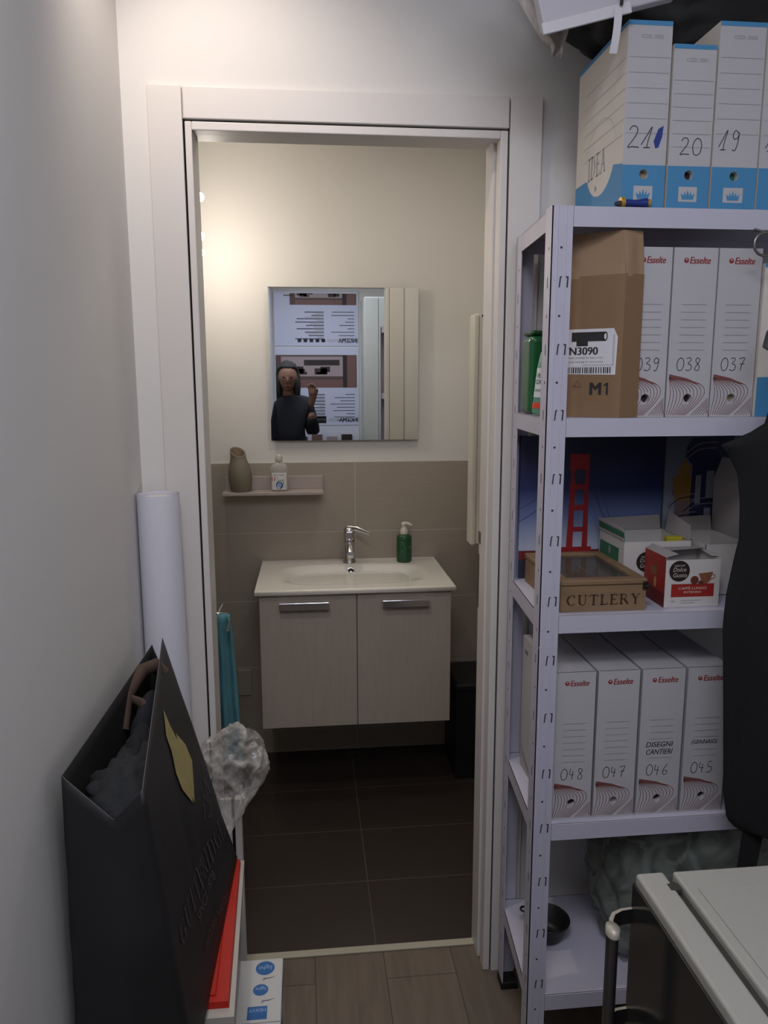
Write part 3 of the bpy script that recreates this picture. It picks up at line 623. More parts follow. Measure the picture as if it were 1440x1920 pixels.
mb = MB(); mb.tube([P_(-.024, .109, 1.546), P_(0, .119, 1.544), P_(.024, .109, 1.546)], .005, 8); mb.build('mouth', [mat('lips', (0.5, 0.28, 0.25), 0.6)], t)
hp = Vector((.062, -1.900, 1.455))
skin_mesh('hand', [tuple(hp+Vector(q)) for q in ((0, 0, 0), (0, .008, .045), (-.025, .012, .075), (-.035, .03, .095), (-.008, .012, .085), (-.014, .032, .106), (.008, .012, .083), (.006, .032, .104), (.022, .010, .072), (.024, .030, .090), (.028, .006, .02), (.040, .022, .050), (.034, .036, .070), (-.01, -.02, -.08))],
    [(13, 0), (0, 1), (1, 2), (2, 3), (1, 4), (4, 5), (1, 6), (6, 7), (1, 8), (8, 9), (0, 10), (10, 11), (11, 12)], [.028, .034, .010, .008, .010, .008, .010, .008, .009, .007, .013, .011, .009, .026], skin_c, t)
# ================================================================ left of the doorway
# roll of paper in the corner
t = thing('paper_roll', (-.333, -.06, 0), 'tall white roll of paper standing in the left corner', 'paper roll')
def rollf(u, v):
    a = u*2*PI*2.2+.4; r = .0475-.0016*u*2.2+.006*(1-v)*(1 if u < .45 else .6); z = 1.335*v
    return Vector((-.3325+.006*(1-v)+r*math.cos(a), -.065+r*math.sin(a), z))
mb = MB(); mb.grid(rollf, 110, 6, 0); mb.build('rolled_sheet', [paper], t)
mb = MB(); mb.tube([(-.333, -.065, .002), (-.333, -.065, 1.327)], .036, 20); mb.build('core', [card_c], t)

# paper ream box on floor
t = thing('ream_box', (-.18, -.33, 0), 'white paper box with blue ovals on the floor below the doorway', 'box')
rb = mat('ream_box_white', (0.80, 0.80, 0.79), 0.6); lb = mat('label_blue', (0.16, 0.40, 0.66), 0.5)
rx0, rx1, ry0, ry1, rz = -.360, -.075, -.560, -.205, .255
mb = MB(); mb.box(rx0, rx1, ry0, ry1, 0, rz, 0, .003)
Fr = Plane((rx1, ry1, rz), (-1, 0, 0), (0, -1, 0))     # upside down to the camera: printing starts at the far right corner
for k, (yy, sc) in enumerate(((.030, 1.0), (.094, .78))):
    mb.disc(Fr, .040 if k == 0 else .047, yy, .0215*sc, .021*sc, 1, .0005); mb.text(Fr, 'light', .040 if k == 0 else .047, yy-.010, .016*sc, 2, al='c', wd=.030*sc, h=.001)
    for j in range(3): mb.stroke(Fr, smooth_line([(.016+.006*j, yy+.026+.003*j), (.028+.004*j, yy+.031), (.044, yy+.030+.004*j)]), .0011, 3)
mb.rect(Fr, .030, .072, .140, .175, 1, .0005); mb.text(Fr, 'HEAVY', .033, .146, .010, 2, wd=.036, h=.001)
Fs = Plane((rx1, ry0, 0), (0, 1, 0), (0, 0, 1))
mb.disc(Fs, .20, .20, .03, .025, 1, .0005); mb.rect(Fs, .25, .32, .225, .25, 1, .0005)
mb.build('box_carton', [rb, lb, mat('print_pale_blue', (0.62, 0.74, 0.86), 0.5), mat('print_grey_blue', (0.45, 0.50, 0.58), 0.6)], t)
MB().box(rx0+.001, rx1-.001, ry0+.17, ry0+.172, rz, rz+.0006).build('lid_seam', [grey_print], t)

# plastic storage tub with red lid, on the ream box
t = thing('storage_tub', (-.26, -.42, .256), 'clear plastic tub with a bright red lid under the black bag', 'storage tub')
tub = mat('frosted_plastic', (0.66, 0.64, 0.62), 0.35, Transmission_Weight=0.3)
redm = mat('red_plastic', (0.70, 0.10, 0.04), 0.5)
mb = MB(); mb.hexa([(-.352, -.600, .256), (-.165, -.600, .256), (-.172, -.222, .256), (-.352, -.222, .256), (-.370, -.628, .488), (-.150, -.628, .488), (-.165, -.198, .488), (-.370, -.198, .488)])
mb.build('tub_body', [tub], t)
mb = MB(); mb.hexa([(-.376, -.636, .482), (-.142, -.636, .482), (-.158, -.190, .482), (-.376, -.190, .482), (-.376, -.636, .500), (-.142, -.636, .500), (-.158, -.190, .500), (-.376, -.190, .500)])
mb.build('tub_rim', [mat('pale_plastic', (0.70, 0.68, 0.65), 0.4)], t)
mb = MB(); mb.hexa([(-.368, -.616, .500), (-.152, -.616, .500), (-.165, -.200, .500), (-.368, -.200, .500), (-.366, -.614, .512), (-.154, -.614, .512), (-.167, -.202, .512), (-.366, -.202, .512)])
mb.hexa([(-.360, -.600, .512), (-.176, -.600, .512), (-.184, -.215, .512), (-.360, -.215, .512), (-.360, -.600, .515), (-.178, -.600, .515), (-.186, -.215, .515), (-.360, -.215, .515)])
l_ = mb.build('tub_lid', [redm], t); l_['label'] = 'bright red lid'

# black paper shopping bag on the lid
t = thing('shopping_bag', (-.27, -.50, .516), 'large black paper shopping bag leaning by the left wall', 'bag')
bagm = mat('black_paper', (0.125, 0.125, 0.135), 0.6, bump=0.25, bscale=35, var=0.12, vscale=7)
Zb, Zt = .516, 1.03
ring_b = [(-.192, -.760), (-.172, -.202), (-.280, -.202), (-.362, -.205), (-.366, -.770), (-.265, -.775)]
ring_t = [(-.232, -.817, 1.03), (-.317, -.179, 1.035), (-.318, -.215, .99), (-.336, -.200, 1.028), (-.352, -.776, 1.036), (-.278, -.800, .978)]
def bagf(seg):
    (bx, by), (tx, ty, tz) = ring_b[seg], ring_t[seg]
    (cx, cy), (dx, dy, dz) = ring_b[(seg+1) % 6], ring_t[(seg+1) % 6]
    def fn(u, v):
        p0 = Vector((bx, by, Zb)).lerp(Vector((cx, cy, Zb)), u); p1 = Vector((tx, ty, tz)).lerp(Vector((dx, dy, dz)), u)
        p = p0.lerp(p1, v); c = Vector((-.27, -.49, p.z)); d = (p-c); d.z = 0
        e_ = math.sin(PI*v)*.7; n_ = noise.noise(p*7.0)*.010*e_+noise.noise(p*19)*.004*e_-abs(noise.noise(Vector((p.x*6, p.y*9, p.z*4))))*.012*e_
        if d.length > 0: p = p+d.normalized()*n_
        if seg in (4, 5):
            m_ = u if seg == 4 else 1-u; p.y -= .020*math.sin(PI*min(1, v*1.15))*m_   # bulging gusset
        return p
    return fn
mb = MB()
for sg in range(6): mb.grid(bagf(sg), 22 if sg in (0, 3) else 8, 20, 0)
mb.add([(x, y, Zb) for x, y in ring_b], [[5, 4, 3, 2, 1, 0]], 0)
o = weld(mb.build('bag_body', [bagm, mat('bag_inside', (0.05, 0.05, 0.055), 0.8), mat('paper_edge', (0.38, 0.37, 0.36), 0.8)], t))
sm = o.modifiers.new('thickness', 'SOLIDIFY'); sm.thickness = .0012; sm.offset = -1; sm.material_offset = 1; sm.material_offset_rim = 2
f0 = bagf(0)
def Bq(a, b, h=0.0): # on the right-hand face
    p = f0(a, b); n_ = (f0(a+.01, b)-p).cross(f0(a, b+.01)-p).normalized(); return p+n_*(h+.0018)
gold = mat('foil_grey', (0.34, 0.31, 0.32), 0.5); bronze = mat('foil_bronze', (0.32, 0.26, 0.22), 0.5)
class Skew:
    """Straight text frame across the bag face from (a0,b0) to (a1,b1) in face units."""
    def __init__(s, a0, b0, a1, b1, up): s.q = (a0, b0, a1, b1, up)
    def __call__(s, a, b, h=0.0):
        a0, b0, a1, b1, up = s.q; return Bq(a0+(a1-a0)*a, b0+(b1-b0)*a+up*b, h)
mb = MB(); mb.serif(Skew(.10, .36, .92, .155, .085), 'GUTTERIDGE', 0, 0, 1, 0, 1, .11, .05)
mb.text(Skew(.25, .26, .80, .13, .040), 'SINCE 1878', 0.15, 0, 1, 0, wd=.6); mb.build('brand_lettering', [gold], t)
mb = MB(); mb.text(Skew(.33, .125, .72, .02, .038), 'SARTORIA NAPOLI', 0, 0, 1, 0, wd=1); mb.build('lower_lettering', [bronze], t)
mb = MB(); mb.stroke(Bq, smooth_line([(.74, .36), (.80, .42), (.84, .36), (.88, .44), (.90, .36)]), .006, 0); mb.stroke(Bq, smooth_line([(.78, .34), (.82, .32), (.87, .35)]), .005, 0); mb.build('emblem', [gold], t)
yel = mat('torn_tape', (0.66, 0.61, 0.40), 0.8, var=0.15, vscale=60)
mb = MB(); pts = [(.570, .915), (.505, .850), (.520, .78), (.515, .70), (.538, .62), (.60, .545), (.640, .500), (.655, .515), (.670, .480), (.72, .52), (.793, .575), (.77, .66), (.70, .735), (.672, .765), (.665, .735), (.61, .83)]
cen = (.64, .68)
N_ = 8; vs = [Bq(cen[0]+(a-cen[0])*(k+1)/N_, cen[1]+(b-cen[1])*(k+1)/N_, .0006) for k in range(N_) for a, b in pts]; P0 = len(pts)
mb.add([Bq(cen[0], cen[1], .0006)]+vs, [[0, i+1, (i+1) % P0+1] for i in range(P0)]+[[1+k*P0+i, 1+(k+1)*P0+i, 1+(k+1)*P0+(i+1) % P0, 1+k*P0+(i+1) % P0] for k in range(N_-1) for i in range(P0)])
mb.build('torn_patch', [yel], t)

# clothes inside the bag
clo = mat('dark_cloth', (0.095, 0.10, 0.12), 0.95, bump=0.6, bscale=90)
def blob(name, c, r, m, seed, amp=.25, fr=7, parent=None, sub=4, folds=0.0):
    bm = bmesh.new(); bmesh.ops.create_icosphere(bm, subdivisions=sub, radius=1)
    for v in bm.verts:
        n_ = v.co.normalized(); q = Vector((n_.x*r[0], n_.y*r[1], n_.z*r[2]))
        d = noise.noise(q*fr+Vector((seed, 0, 0)))*amp + noise.noise(q*fr*3+Vector((0, seed, 0)))*amp*.35
        if folds: d += folds*abs(noise.noise(q*fr*1.7+Vector((seed, seed, 0))))
        v.co = Vector(c)+q*(1+d)
    me = bpy.data.meshes.new(name); bm.to_mesh(me); bm.free(); me.materials.append(m)
    for p in me.polygons: p.use_smooth = True
    o = bpy.data.objects.new(name, me); COL.objects.link(o)
    if parent is not None: o.parent = parent; o.matrix_parent_inverse = parent.matrix_world.inverted()
    return o
g = thing('dark_jacket', (-.29, -.62, .8), 'dark grey hooded jacket crumpled in the mouth of the bag', 'jacket')
blob('jacket_body', (-.300, -.60, .880), (.036, .13, .090), clo, 3, .40, 14, g, folds=.7)
blob('jacket_hood', (-.298, -.67, .955), (.040, .085, .035), mat('charcoal_cloth', (0.15, 0.155, 0.165), 0.95, bump=0.6, bscale=90), 8, .35, 20, g, folds=.8)
blob('dark_scarf', (-.312, -.40, .90), (.022, .10, .085), mat('navy_cloth', (0.10, 0.11, 0.15), 0.95), 5, .3, 9, None, folds=.3)
tag(bpy.data.objects['dark_scarf'], 'dark navy cloth bundled deep in the far end of the bag', 'cloth')
br = mat('brown_cloth', (0.30, 0.235, 0.20), 0.9, bump=0.5, bscale=100)
mb = MB(); mb.tube([(-.345, -.44, .945), (-.346, -.40, .995), (-.332, -.335, 1.018), (-.312, -.30, 1.018), (-.292, -.30, 1.0)], [.012, .015, .018, .016, .012], 12, flat=.7)
mb.tube([(-.340, -.40, .992), (-.318, -.41, .985), (-.298, -.43, .962), (-.288, -.44, .94)], [.008, .011, .012, .008], 10, flat=.6)
o = mb.build('brown_strap', [br]); tag(o, 'brown cloth strap draped over the clothes in the bag', 'strap')

# crumpled clear plastic bag behind it
o = blob('plastic_bag', (0, 0, 0), (1, 1, 1), film('milky_film', (0.76, 0.74, 0.71), 0.30, 0.14, 0.26, 7, 11), 2, 0, 1, None, 6)
for v in o.data.vertices:
    q = v.co.normalized()
    f1 = noise.noise(q*1.6+Vector((4, 1, 2))); f2 = abs(noise.noise(q*3.1+Vector((1, 5, 0)))); f3 = abs(noise.noise(q*7+Vector((3, 3, 1))))
    rad = 1.06+.20*f1-.34*f2-.07*f3
    x = q.x*.083*rad; y = q.y*.050*rad; z = q.z*.100*rad
    if q.z < 0: x *= 1-.45*(-q.z)
    p = Vector((-.180+x-.10*max(0, z)*.8, -.110+y, .690+z))
    if q.z < -.55:
        k = min(1, (-.55-q.z)/.40); k = k*k; p = p.lerp(Vector((-.232+q.x*.03, -.206+q.y*.02, .502)), k*.999)
    v.co = p
tag(o, 'crumpled clear plastic bag between the black bag and door jamb', 'plastic bag')

# ================================================================ shelving unit on the right
XF, XBk, XE, YF, YK = .465, .488, 1.40, -.36, -.03
LEV = (1.905, 1.512, 1.112, .650, .236)
t = thing('shelving_unit', (.9, -.2, 0), 'white metal shelving unit with perforated angle posts', 'shelving unit')
def post(x, y, dx, dy, top=1.905):
    mb = MB(); w_ = .040; th = .002
    mb.box(x, x+dx*w_, y, y+dy*th, 0.012, top, 0); mb.box(x, x+dx*th, y, y+dy*w_, 0.012, top, 0)
    if dy > 0:
        for k in (.010, .026): mb.box(x+dx*(k-.0018), x+dx*(k+.0018), y-.0018, y, .012, top, 0, .0008)
        mb.box(x, x+dx*w_, y-.0006, y, 1.045, 1.048, 0)
        Ff = Plane((x, y, 0), (1, 0, 0), (0, 0, 1))
        z = .08; k = 0
        while z < top-.03:
            if k % 2 == 0: mb.disc(Ff, .019, z, .0024, .0024, 1, .0003, 12)
            else:
                mb.poly(Ff, [(.016, z-.010), (.0185, z-.010), (.0205, z+.008), (.0225, z+.010), (.0200, z+.011), (.0178, z+.009)], 1, .0003); mb.poly(Ff, [(.031, z-.010), (.034, z-.010), (.035, z+.010), (.030, z+.011), (.0295, z+.009), (.0322, z+.007)], 1, .0003)
            z += .0625; k += 1
    Fl = Plane((x, y+dy*w_ if dy > 0 else y, 0), (0, -1, 0), (0, 0, 1)); z = .08; k = 0
    while z < top-.03:
        if k % 2 == 0: mb.disc(Fl, .024, z, .0022, .003, 1, .0003, 10)
        else: mb.rect(Fl, .020, .0235, z-.010, z+.010, 1, .0003)
        z += .0625; k += 1
    p = mb.build('post', [shelf_white, mat('slot_dark', (0.20, 0.19, 0.22), 0.8)], t)
    f = MB(); f.box(x-dx*.003, x+dx*(w_+.002), y-dy*.003, y+dy*(w_+.002), 0, .020, 0, .003); f.build('foot_cap', [black], p)
post(XF, YF, 1, 1); post(XBk, YK, 1, -1); post(XE, YF, -1, 1); post(XE, YK, -1, -1)
for i, z in enumerate(LEV):
    xf, xb = XF+.0025, XBk+.0025; zt = z-.0005; zb = z-.037
    mb = MB(); y0, y1 = YF+.0025, YK-.0025; th = .0015
    mb.hexa([(xf, y0, zt-th), (XE-.003, y0, zt-th), (XE-.003, y1, zt-th), (xb, y1, zt-th), (xf, y0, zt), (XE-.003, y0, zt), (XE-.003, y1, zt), (xb, y1, zt)])
    for a, b in (((xf, y0), (XE-.003, y0)), ((XE-.003, y1), (xb, y1)), ((xb, y1), (xf, y0)), ((XE-.003, y0), (XE-.003, y1))):
        d = Vector((b[0]-a[0], b[1]-a[1])).normalized(); n_ = Vector((-d.y, d.x))*th
        if a == (XE-.003, y0) or True:
            mb.hexa([(a[0], a[1], zb), (b[0], b[1], zb), (b[0]+n_.x, b[1]+n_.y, zb), (a[0]+n_.x, a[1]+n_.y, zb), (a[0], a[1], zt), (b[0], b[1], zt), (b[0]+n_.x, b[1]+n_.y, zt), (a[0]+n_.x, a[1]+n_.y, zt)])
    # return lip that wraps outside the front of the posts, as the photographed shelf fronts run flush
    mb.box(XF+.041, XE-.041, YF+.0002, YF+.0024, zb, zt, 0)
    sh_ = mb.build('shelf_panel', [shelf_white], t)

# ---- archive boxes
def plate_hole(mb, F, W, H, hx, hz, r, m, deep=.012, back=None, bm_=1):
    angs = sorted(set([round(2*PI*k/24, 5) for k in range(24)]+[round(math.atan2(b-hz, a-hx) % (2*PI), 5) for a, b in ((0, 0), (W, 0), (W, H), (0, H))]))
    inn = []; out = []
    for a in angs:
        c, s_ = math.cos(a), math.sin(a); inn.append((hx+r*c, hz+r*s_))
        tt = []
        if c > 1e-6: tt.append((W-hx)/c)
        if c < -1e-6: tt.append(-hx/c)
        if s_ > 1e-6: tt.append((H-hz)/s_)
        if s_ < -1e-6: tt.append(-hz/s_)
        k = min(tt); out.append((hx+k*c, hz+k*s_))
    n = len(angs)
    mb.add([F(a, b) for a, b in inn]+[F(a, b) for a, b in out], [[n+k, n+(k+1) % n, (k+1) % n, k] for k in range(n)], m)
    mb.add([F(a, b) for a, b in inn]+[F(a, b, -deep) for a, b in inn], [[k, (k+1) % n, n+(k+1) % n, n+k] for k in range(n)], m)
    mb.add([F(a, b, -deep) for a, b in inn], [list(range(n))], bm_)
def carton(mb, x0, x1, y0, y1, z0, z1, m):
    """box without its front face"""
    p = [(x0, y0, z0), (x1, y0, z0), (x1, y1, z0), (x0, y1, z0), (x0, y0, z1), (x1, y0, z1), (x1, y1, z1), (x0, y1, z1)]
    mb.add(p, [[3, 2, 1, 0], [4, 5, 6, 7], [1, 2, 6, 5], [2, 3, 7, 6], [3, 0, 4, 7]], m)

LABEL_B = 'blue and white archive box numbered %s on the top shelf'
def blue_box(x0, W, z0, H, D, num, cod, name_label, holem, side=False):
    y0 = -.345; t = thing('archive_box', (x0+W/2, y0+D/2, z0), name_label, 'archive box', 'blue and white archive boxes on the top shelf')
    mb = MB(); F = Plane((x0, y0, z0), (1, 0, 0), (0, 0, 1))
    carton(mb, x0, x0+W, y0, y0+D, z0, z0+H, 1); plate_hole(mb, F, W, H, W*.5, .062, .0085, 0, bm_=4)
    # blue foot cut around the hole
    hb = .078; r = .0088; hx, hz = W*.5, .062
    n = 20; arc = [(hx+r*math.cos(a), hz+r*math.sin(a)) for a in [PI*1.5-2*PI*k/n for k in range(n+1)]]
    mb.poly(F, [(0, 0), (hx, 0)]+arc[:n//2+1]+[(hx, hb), (0, hb)], 2); mb.poly(F, [(hx, 0), (W, 0), (W, hb), (hx, hb)]+arc[n//2:], 2)
    mb.rect(F, 0, W, H-.008, H, 2)
    for k in range(6): mb.stroke(F, [(.004, H-.062-k*.0265*H/.33), (W-.003, H-.062-k*.0265*H/.33)], .0007, 3)
    mb.text(F, cod, W*.30, H-.030, .0065, 3, wd=W*.5)
    mb.rect(F, W*.28, W*.72, .014, .041, 0, .0007)
    cx = W*.5; mb.poly(F, [(cx-.011, .018), (cx+.011, .018), (cx+.014, .030), (cx+.008, .025), (cx+.006, .033), (cx+.003, .025), (cx, .036), (cx-.003, .025), (cx-.006, .033), (cx-.008, .025), (cx-.014, .030)], 2, .001)
    if side:
        G = Plane((x0, y0+D, z0), (0, -1, 0), (0, 0, 1))
        def foot(a):
            base = .092-.012*max(0, (a-.20)/.055); e_ = 1-((a-.140)/.078)**2
            return min(base, .122-.074*math.sqrt(e_)) if e_ > 0 else base
        for k in range(40):
            a0, a1 = D*k/40, D*(k+1)/40; mb.poly(G, [(a0, 0), (a1, 0), (a1, foot(a1)), (a0, foot(a0))], 2)
        mb.rect(G, 0, D, H-.008, H, 2)
        mb.stroke(G, [(.140+.078*math.cos(a), .122+.070*math.sin(a)) for a in [PI*.05+PI*.9*k/20 for k in range(21)]], .0006, 3)
        mb.serif(G, 'IDEA', .074, .089, .045, 3, .094, .10, .05); mb.text(G, '85', .114, .062, .009, 3)
        for k in range(6): mb.stroke(G, [(D*.16, H-.062-k*.0265), (D-.004, H-.062-k*.0265)], .0006, 3)
    mb.build('box_carton', [card_w, card_c, blue_print, grey_print, holem], t)
    return t, F
beige = mat('beige_paper', (0.62, 0.55, 0.45), 0.8); dgreen = mat('green_folder', (0.10, 0.38, 0.30), 0.6)
t1, F = blue_box(.601, .084, 1.905, .327, .255, '21', 'COD. 3002', 'blue and white archive box numbered 21, leftmost on the top shelf', beige, True)
mb = MB(); hand_number(mb, F, '21', .008, .108, .038, .022, .004, .0016, 0)
mb.poly(F, [(.058, .120), (.066, .142), (.076, .148), (.074, .128), (.068, .110), (.062, .108)], 1, .0008); mb.build('handwritten_number', [ink, ink_blue], t1)
t1, F = blue_box(.690, .083, 1.905, .290, .255, '20', 'COD. 3001', 'shorter blue and white archive box numbered 20 on the top shelf', hole_m)
mb = MB(); hand_number(mb, F, '20', .022, .098, .030, .018, .005, .0015, 0); mb.build('handwritten_number', [ink], t1)
t1, F = blue_box(.777, .090, 1.905, .332, .255, '19', 'COD. 3003', 'blue and white archive box numbered 19 on the top shelf', dgreen)
mb = MB(); hand_number(mb, F, '19', .010, .108, .036, .018, .006, .0015, 0); mb.build('handwritten_number', [ink], t1)
t1, F = blue_box(.8705, .090, 1.905, .332, .255, '18', 'COD. 3003', 'archive box at the right end of the top shelf, half cut off', hole_m)
mb = MB(); hand_number(mb, F, '18', .010, .108, .036, .018, .006, .0015, 0); mb.build('handwritten_number', [ink], t1)

def grey_box(x0, W, z0, H, D, num, label, grp, side=False, extra=None, y0=-.34, hole=None):
    t = thing('archive_box', (x0+W/2, y0+D/2, z0), label, 'archive box', grp)
    mb = MB(); F = Plane((x0, y0, z0), (1, 0, 0), (0, 0, 1))
    carton(mb, x0, x0+W, y0, y0+D, z0, z0+H, 0); plate_hole(mb, F, W, H, W*.50, .037, .0085, 0, bm_=4)
    for k in range(7): mb.stroke(F, [(W*.22, .218-k*.0145), (W*.80, .218-k*.0145)], .0010, 2)
    C = smooth_line([(.04*W, .080), (.45*W, .073), (.80*W, .063), (.88*W, .046), (.72*W, .025), (.45*W, .003)], 4)
    Dn = smooth_line([(.04*W, .076), (.07*W, .062), (.09*W, .046), (.07*W, .030), (.04*W, .016), (.03*W, .004)], 4)
    for k in range(11):
        f_ = k/10; pl = [(a[0]*f_+b[0]*(1-f_), a[1]*f_+b[1]*(1-f_)) for a, b in zip(C, Dn)]
        pl = [p for p in pl if (p[0]-W*.5)**2+(p[1]-.037)**2 > .0095**2]
        seg = [pl[0]]
        for p in pl[1:]:
            if math.hypot(p[0]-seg[-1][0], p[1]-seg[-1][1]) > .013: 
                if len(seg) > 1: mb.stroke(F, seg, .0011, 3)
                seg = [p]
            else: seg.append(p)
        if len(seg) > 1: mb.stroke(F, seg, .0011, 3)
    mb.poly(F, [(.04*W, .084), (.04*W, .078), (.42*W, .071), (.80*W, .063), (.45*W, .076)], 3, .0008)
    for k in range(7): mb.stroke(F, [(W*(.60+.07*k), .003), (W-.002, .003+.030*(1-k/7)+.004)], .0011, 3)
    mb.text(F, 'Esselte', W*.36, H-.030, .0125, 1, wd=W*.46, shear=.2, bold=.03); mb.disc(F, W*.28, H-.024, .0048, .0048, 1)
    mb.disc(F, W*.28, H-.0225, .0018, .0018, 0, .0008, 12)
    if side:
        G = Plane((x0, y0+D, z0), (0, -1, 0), (0, 0, 1))
        mb.stroke(G, smooth_line([(D*.80, H*.92), (D*.55, H*.80), (D*.42, H*.62), (D*.55, H*.42), (D*.85, H*.20)], 5), .0014, 3)
        for k in range(12): mb.stroke(G, [(D*.05+k*.010, .004), (D*.05+k*.004, .06-.003*k)], .0008, 3)
        mb.text(G, 'A4', D*.08, H*.88, .014, 5)
        mb.disc(G, D*.5, .03, .004, .003, 5)
    mb.rect(Plane((x0, y0, z0+H), (1, 0, 0), (0, 1, 0)), W*.02, W*.98, .001, .0025, 5, .0006)
    mb.build('box_carton', [card_w, red_print, grey_print, maroon, hole or hole_m, ink], t)
    mb = MB(); hand_number(mb, F, num, W*.19, .091, .025, .0145, .0035, .0014, 0)
    mb.build('handwritten_number', [ink], t); mb = MB()
    if extra:
        for k, s_ in enumerate(extra): mb.text(F, s_, W*.16, .156-.017*k, .012, 0, wd=W*.62, shear=.2, bold=.01)
        mb.build('handwritten_note', [ink], t)
    return t
G2 = 'white archive boxes on the second shelf'; G4 = 'white archive boxes on the fourth shelf'
z2 = 1.512
grey_box(.632, .080, z2, .325, .25, '039', 'white archive box numbered 039, partly behind the brown paper parcel', G2)
grey_box(.7155, .089, z2, .325, .25, '038', 'white archive box numbered 038 between 039 and 037', G2)
grey_box(.8075, .088, z2, .325, .25, '037', 'white archive box numbered 037, right of 038', G2, hole=beige)
z4 = .650
grey_box(.512, .086, z4, .332, .25, '048', 'white archive box numbered 048, leftmost on the fourth shelf', G4, side=True)
grey_box(.604, .090, z4, .332, .25, '047', 'white archive box numbered 047 with a pale paper in its hole', G4, hole=grey_print)
grey_box(.7005, .094, z4, .332, .25, '046', 'white archive box numbered 046 with handwriting above its number', G4, extra=['DISEGNI', 'CANTIERI'])
grey_box(.8015, .094, z4, .332, .25, '045', 'white archive box numbered 045, rightmost beside the black coat', G4, extra=['(GENNAIO)'])
# a fourth box on shelf two, blue foot only
t1 = thing('archive_box', (.94, -.22, z2), 'blue and white archive box at the right of 037, mostly hidden', 'archive box')
mb = MB(); F = Plane((.900, -.345, z2), (1, 0, 0), (0, 0, 1)); mb.box(.900, .985, -.345, -.09, z2, z2+.297, 0); mb.rect(F, 0, .085, 0, .078, 1); mb.rect(F, 0, .085, .289, .297, 1)
mb.build('box_carton', [card_c, blue_print], t1)

# ---- things above the boxes
o = blob('black_sack', (0, 0, 0), (1, 1, 1), mat('black_polythene', (0.035, 0.036, 0.038), 0.6, bump=0.5, bscale=25), 6, 0, 1, None, 5)
for v in o.data.vertices:
    q = v.co.normalized(); n_ = 1+.10*noise.noise(q*3)+.05*noise.noise(q*8)
    p = Vector((.93+q.x*.46*n_, -.135+q.y*.115*n_, 2.42+q.z*.23*n_)); 
    if p.y > .008: p.y = .008
    fl = 2.236 if p.y < -.085 else (2.10+.3*max(0, .62-p.x)); p.z = max(p.z, fl+.002)
    if p.y < -.09 and .688 < p.x < .775: p.z = max(p.z-.02, 2.237)
    v.co = p
tag(o, 'large black plastic sack lying on top of the blue archive boxes', 'sack')
whb = mat('white_wrap', (0.74, 0.73, 0.76), 0.6)
t1 = thing('white_package', (.55, -.36, 2.19), 'white wrapped package jutting out above the top shelf', 'package')
rot = Matrix.Translation((.50, -.34, 2.235)) @ Matrix.Rotation(R(-15), 4, 'Y') @ Matrix.Translation((-.50, .34, -2.235))
rot3 = lambda p: rot @ Vector(p)
mb = MB(); mb.box(.428, .680, -.372, -.345, 2.215, 2.42, 0, .004); mb.v = [tuple(rot3(p)) for p in mb.v]; mb.build('package_body', [whb], t1)
mb = MB(); mb.box(.424, .590, -.375, -.369, 2.207, 2.226, 0, .001); mb.v = [tuple(rot3(p)) for p in mb.v]; mb.build('folded_hem', [mat('white_tape', (0.82, 0.81, 0.83), 0.5)], t1)
mb = MB(); mb.grid(lambda u, v: Vector((.560+.014*u-.007*v, -.378-.006*math.sin(v*3), 2.235-.075*v)), 2, 8); mb.grid(lambda u, v: Vector((.574-.014*u-.007*v, -.3788-.006*math.sin(v*3), 2.235-.075*v)), 2, 8); mb.build('hanging_ribbon', [MATS['white_tape']], t1)
mb = MB(); mb.tube([(.572, -.380, 2.275), (.5715, -.380, 2.240)], .003, 8); mb.build('black_cord', [black], t1)
def drape(u, v):
    zt = 2.36; zb = 2.183-.010*u+.02*abs(u-.55); z = zt+(zb-zt)*v
    xl = .352+.104*v**1.4; xr = .500+.012*math.sin(v*4); x = xl+(xr-xl)*u
    y = -.330+.016*math.sin(u*11+v*2)*v+.03*u
    return Vector((x, y, z))
t1 = thing('white_sheet_bag', (.45, -.3, 2.2), 'thin white plastic bag drooping at the left of the package', 'plastic bag')
mb = MB(); mb.grid(drape, 24, 16); o = mb.build('bag_film', [film('white_film', (0.72, 0.69, 0.66), 0.75, 0.4, 0.2, 8, 16)], t1)
sm = o.modifiers.new('thickness', 'SOLIDIFY'); sm.thickness = .001
# little spool with blue ribbon
t1 = thing('ribbon_roll', (.622, -.353, 1.905), 'small blue roll with gold ends in front of box 21', 'ribbon roll')
mb = MB(); mb.tube([(.604, -.3535, 1.913), (.625, -.3535, 1.9125), (.648, -.3535, 1.9135)], [.007, .0065, .009], 14); mb.build('blue_wrap', [mat('royal_blue', (0.10, 0.18, 0.48), 0.45)], t1)
mb = MB(); mb.tube([(.597, -.3535, 1.9135), (.604, -.3535, 1.914)], .0098, 16); mb.build('gold_end', [mat('gold_foil', (0.80, 0.62, 0.28), 0.35, 0.6)], t1)
mb = MB(); mb.tube([(.649, -.3535, 1.9135), (.654, -.3535, 1.9135)], .0075, 16); mb.build('gold_end', [MATS['gold_foil']], t1)
mb = MB(); mb.tube([(.586, -.3535, 1.911), (.596, -.3535, 1.911)], [.003, .006], 10); mb.build('dark_tip', [ink], t1)

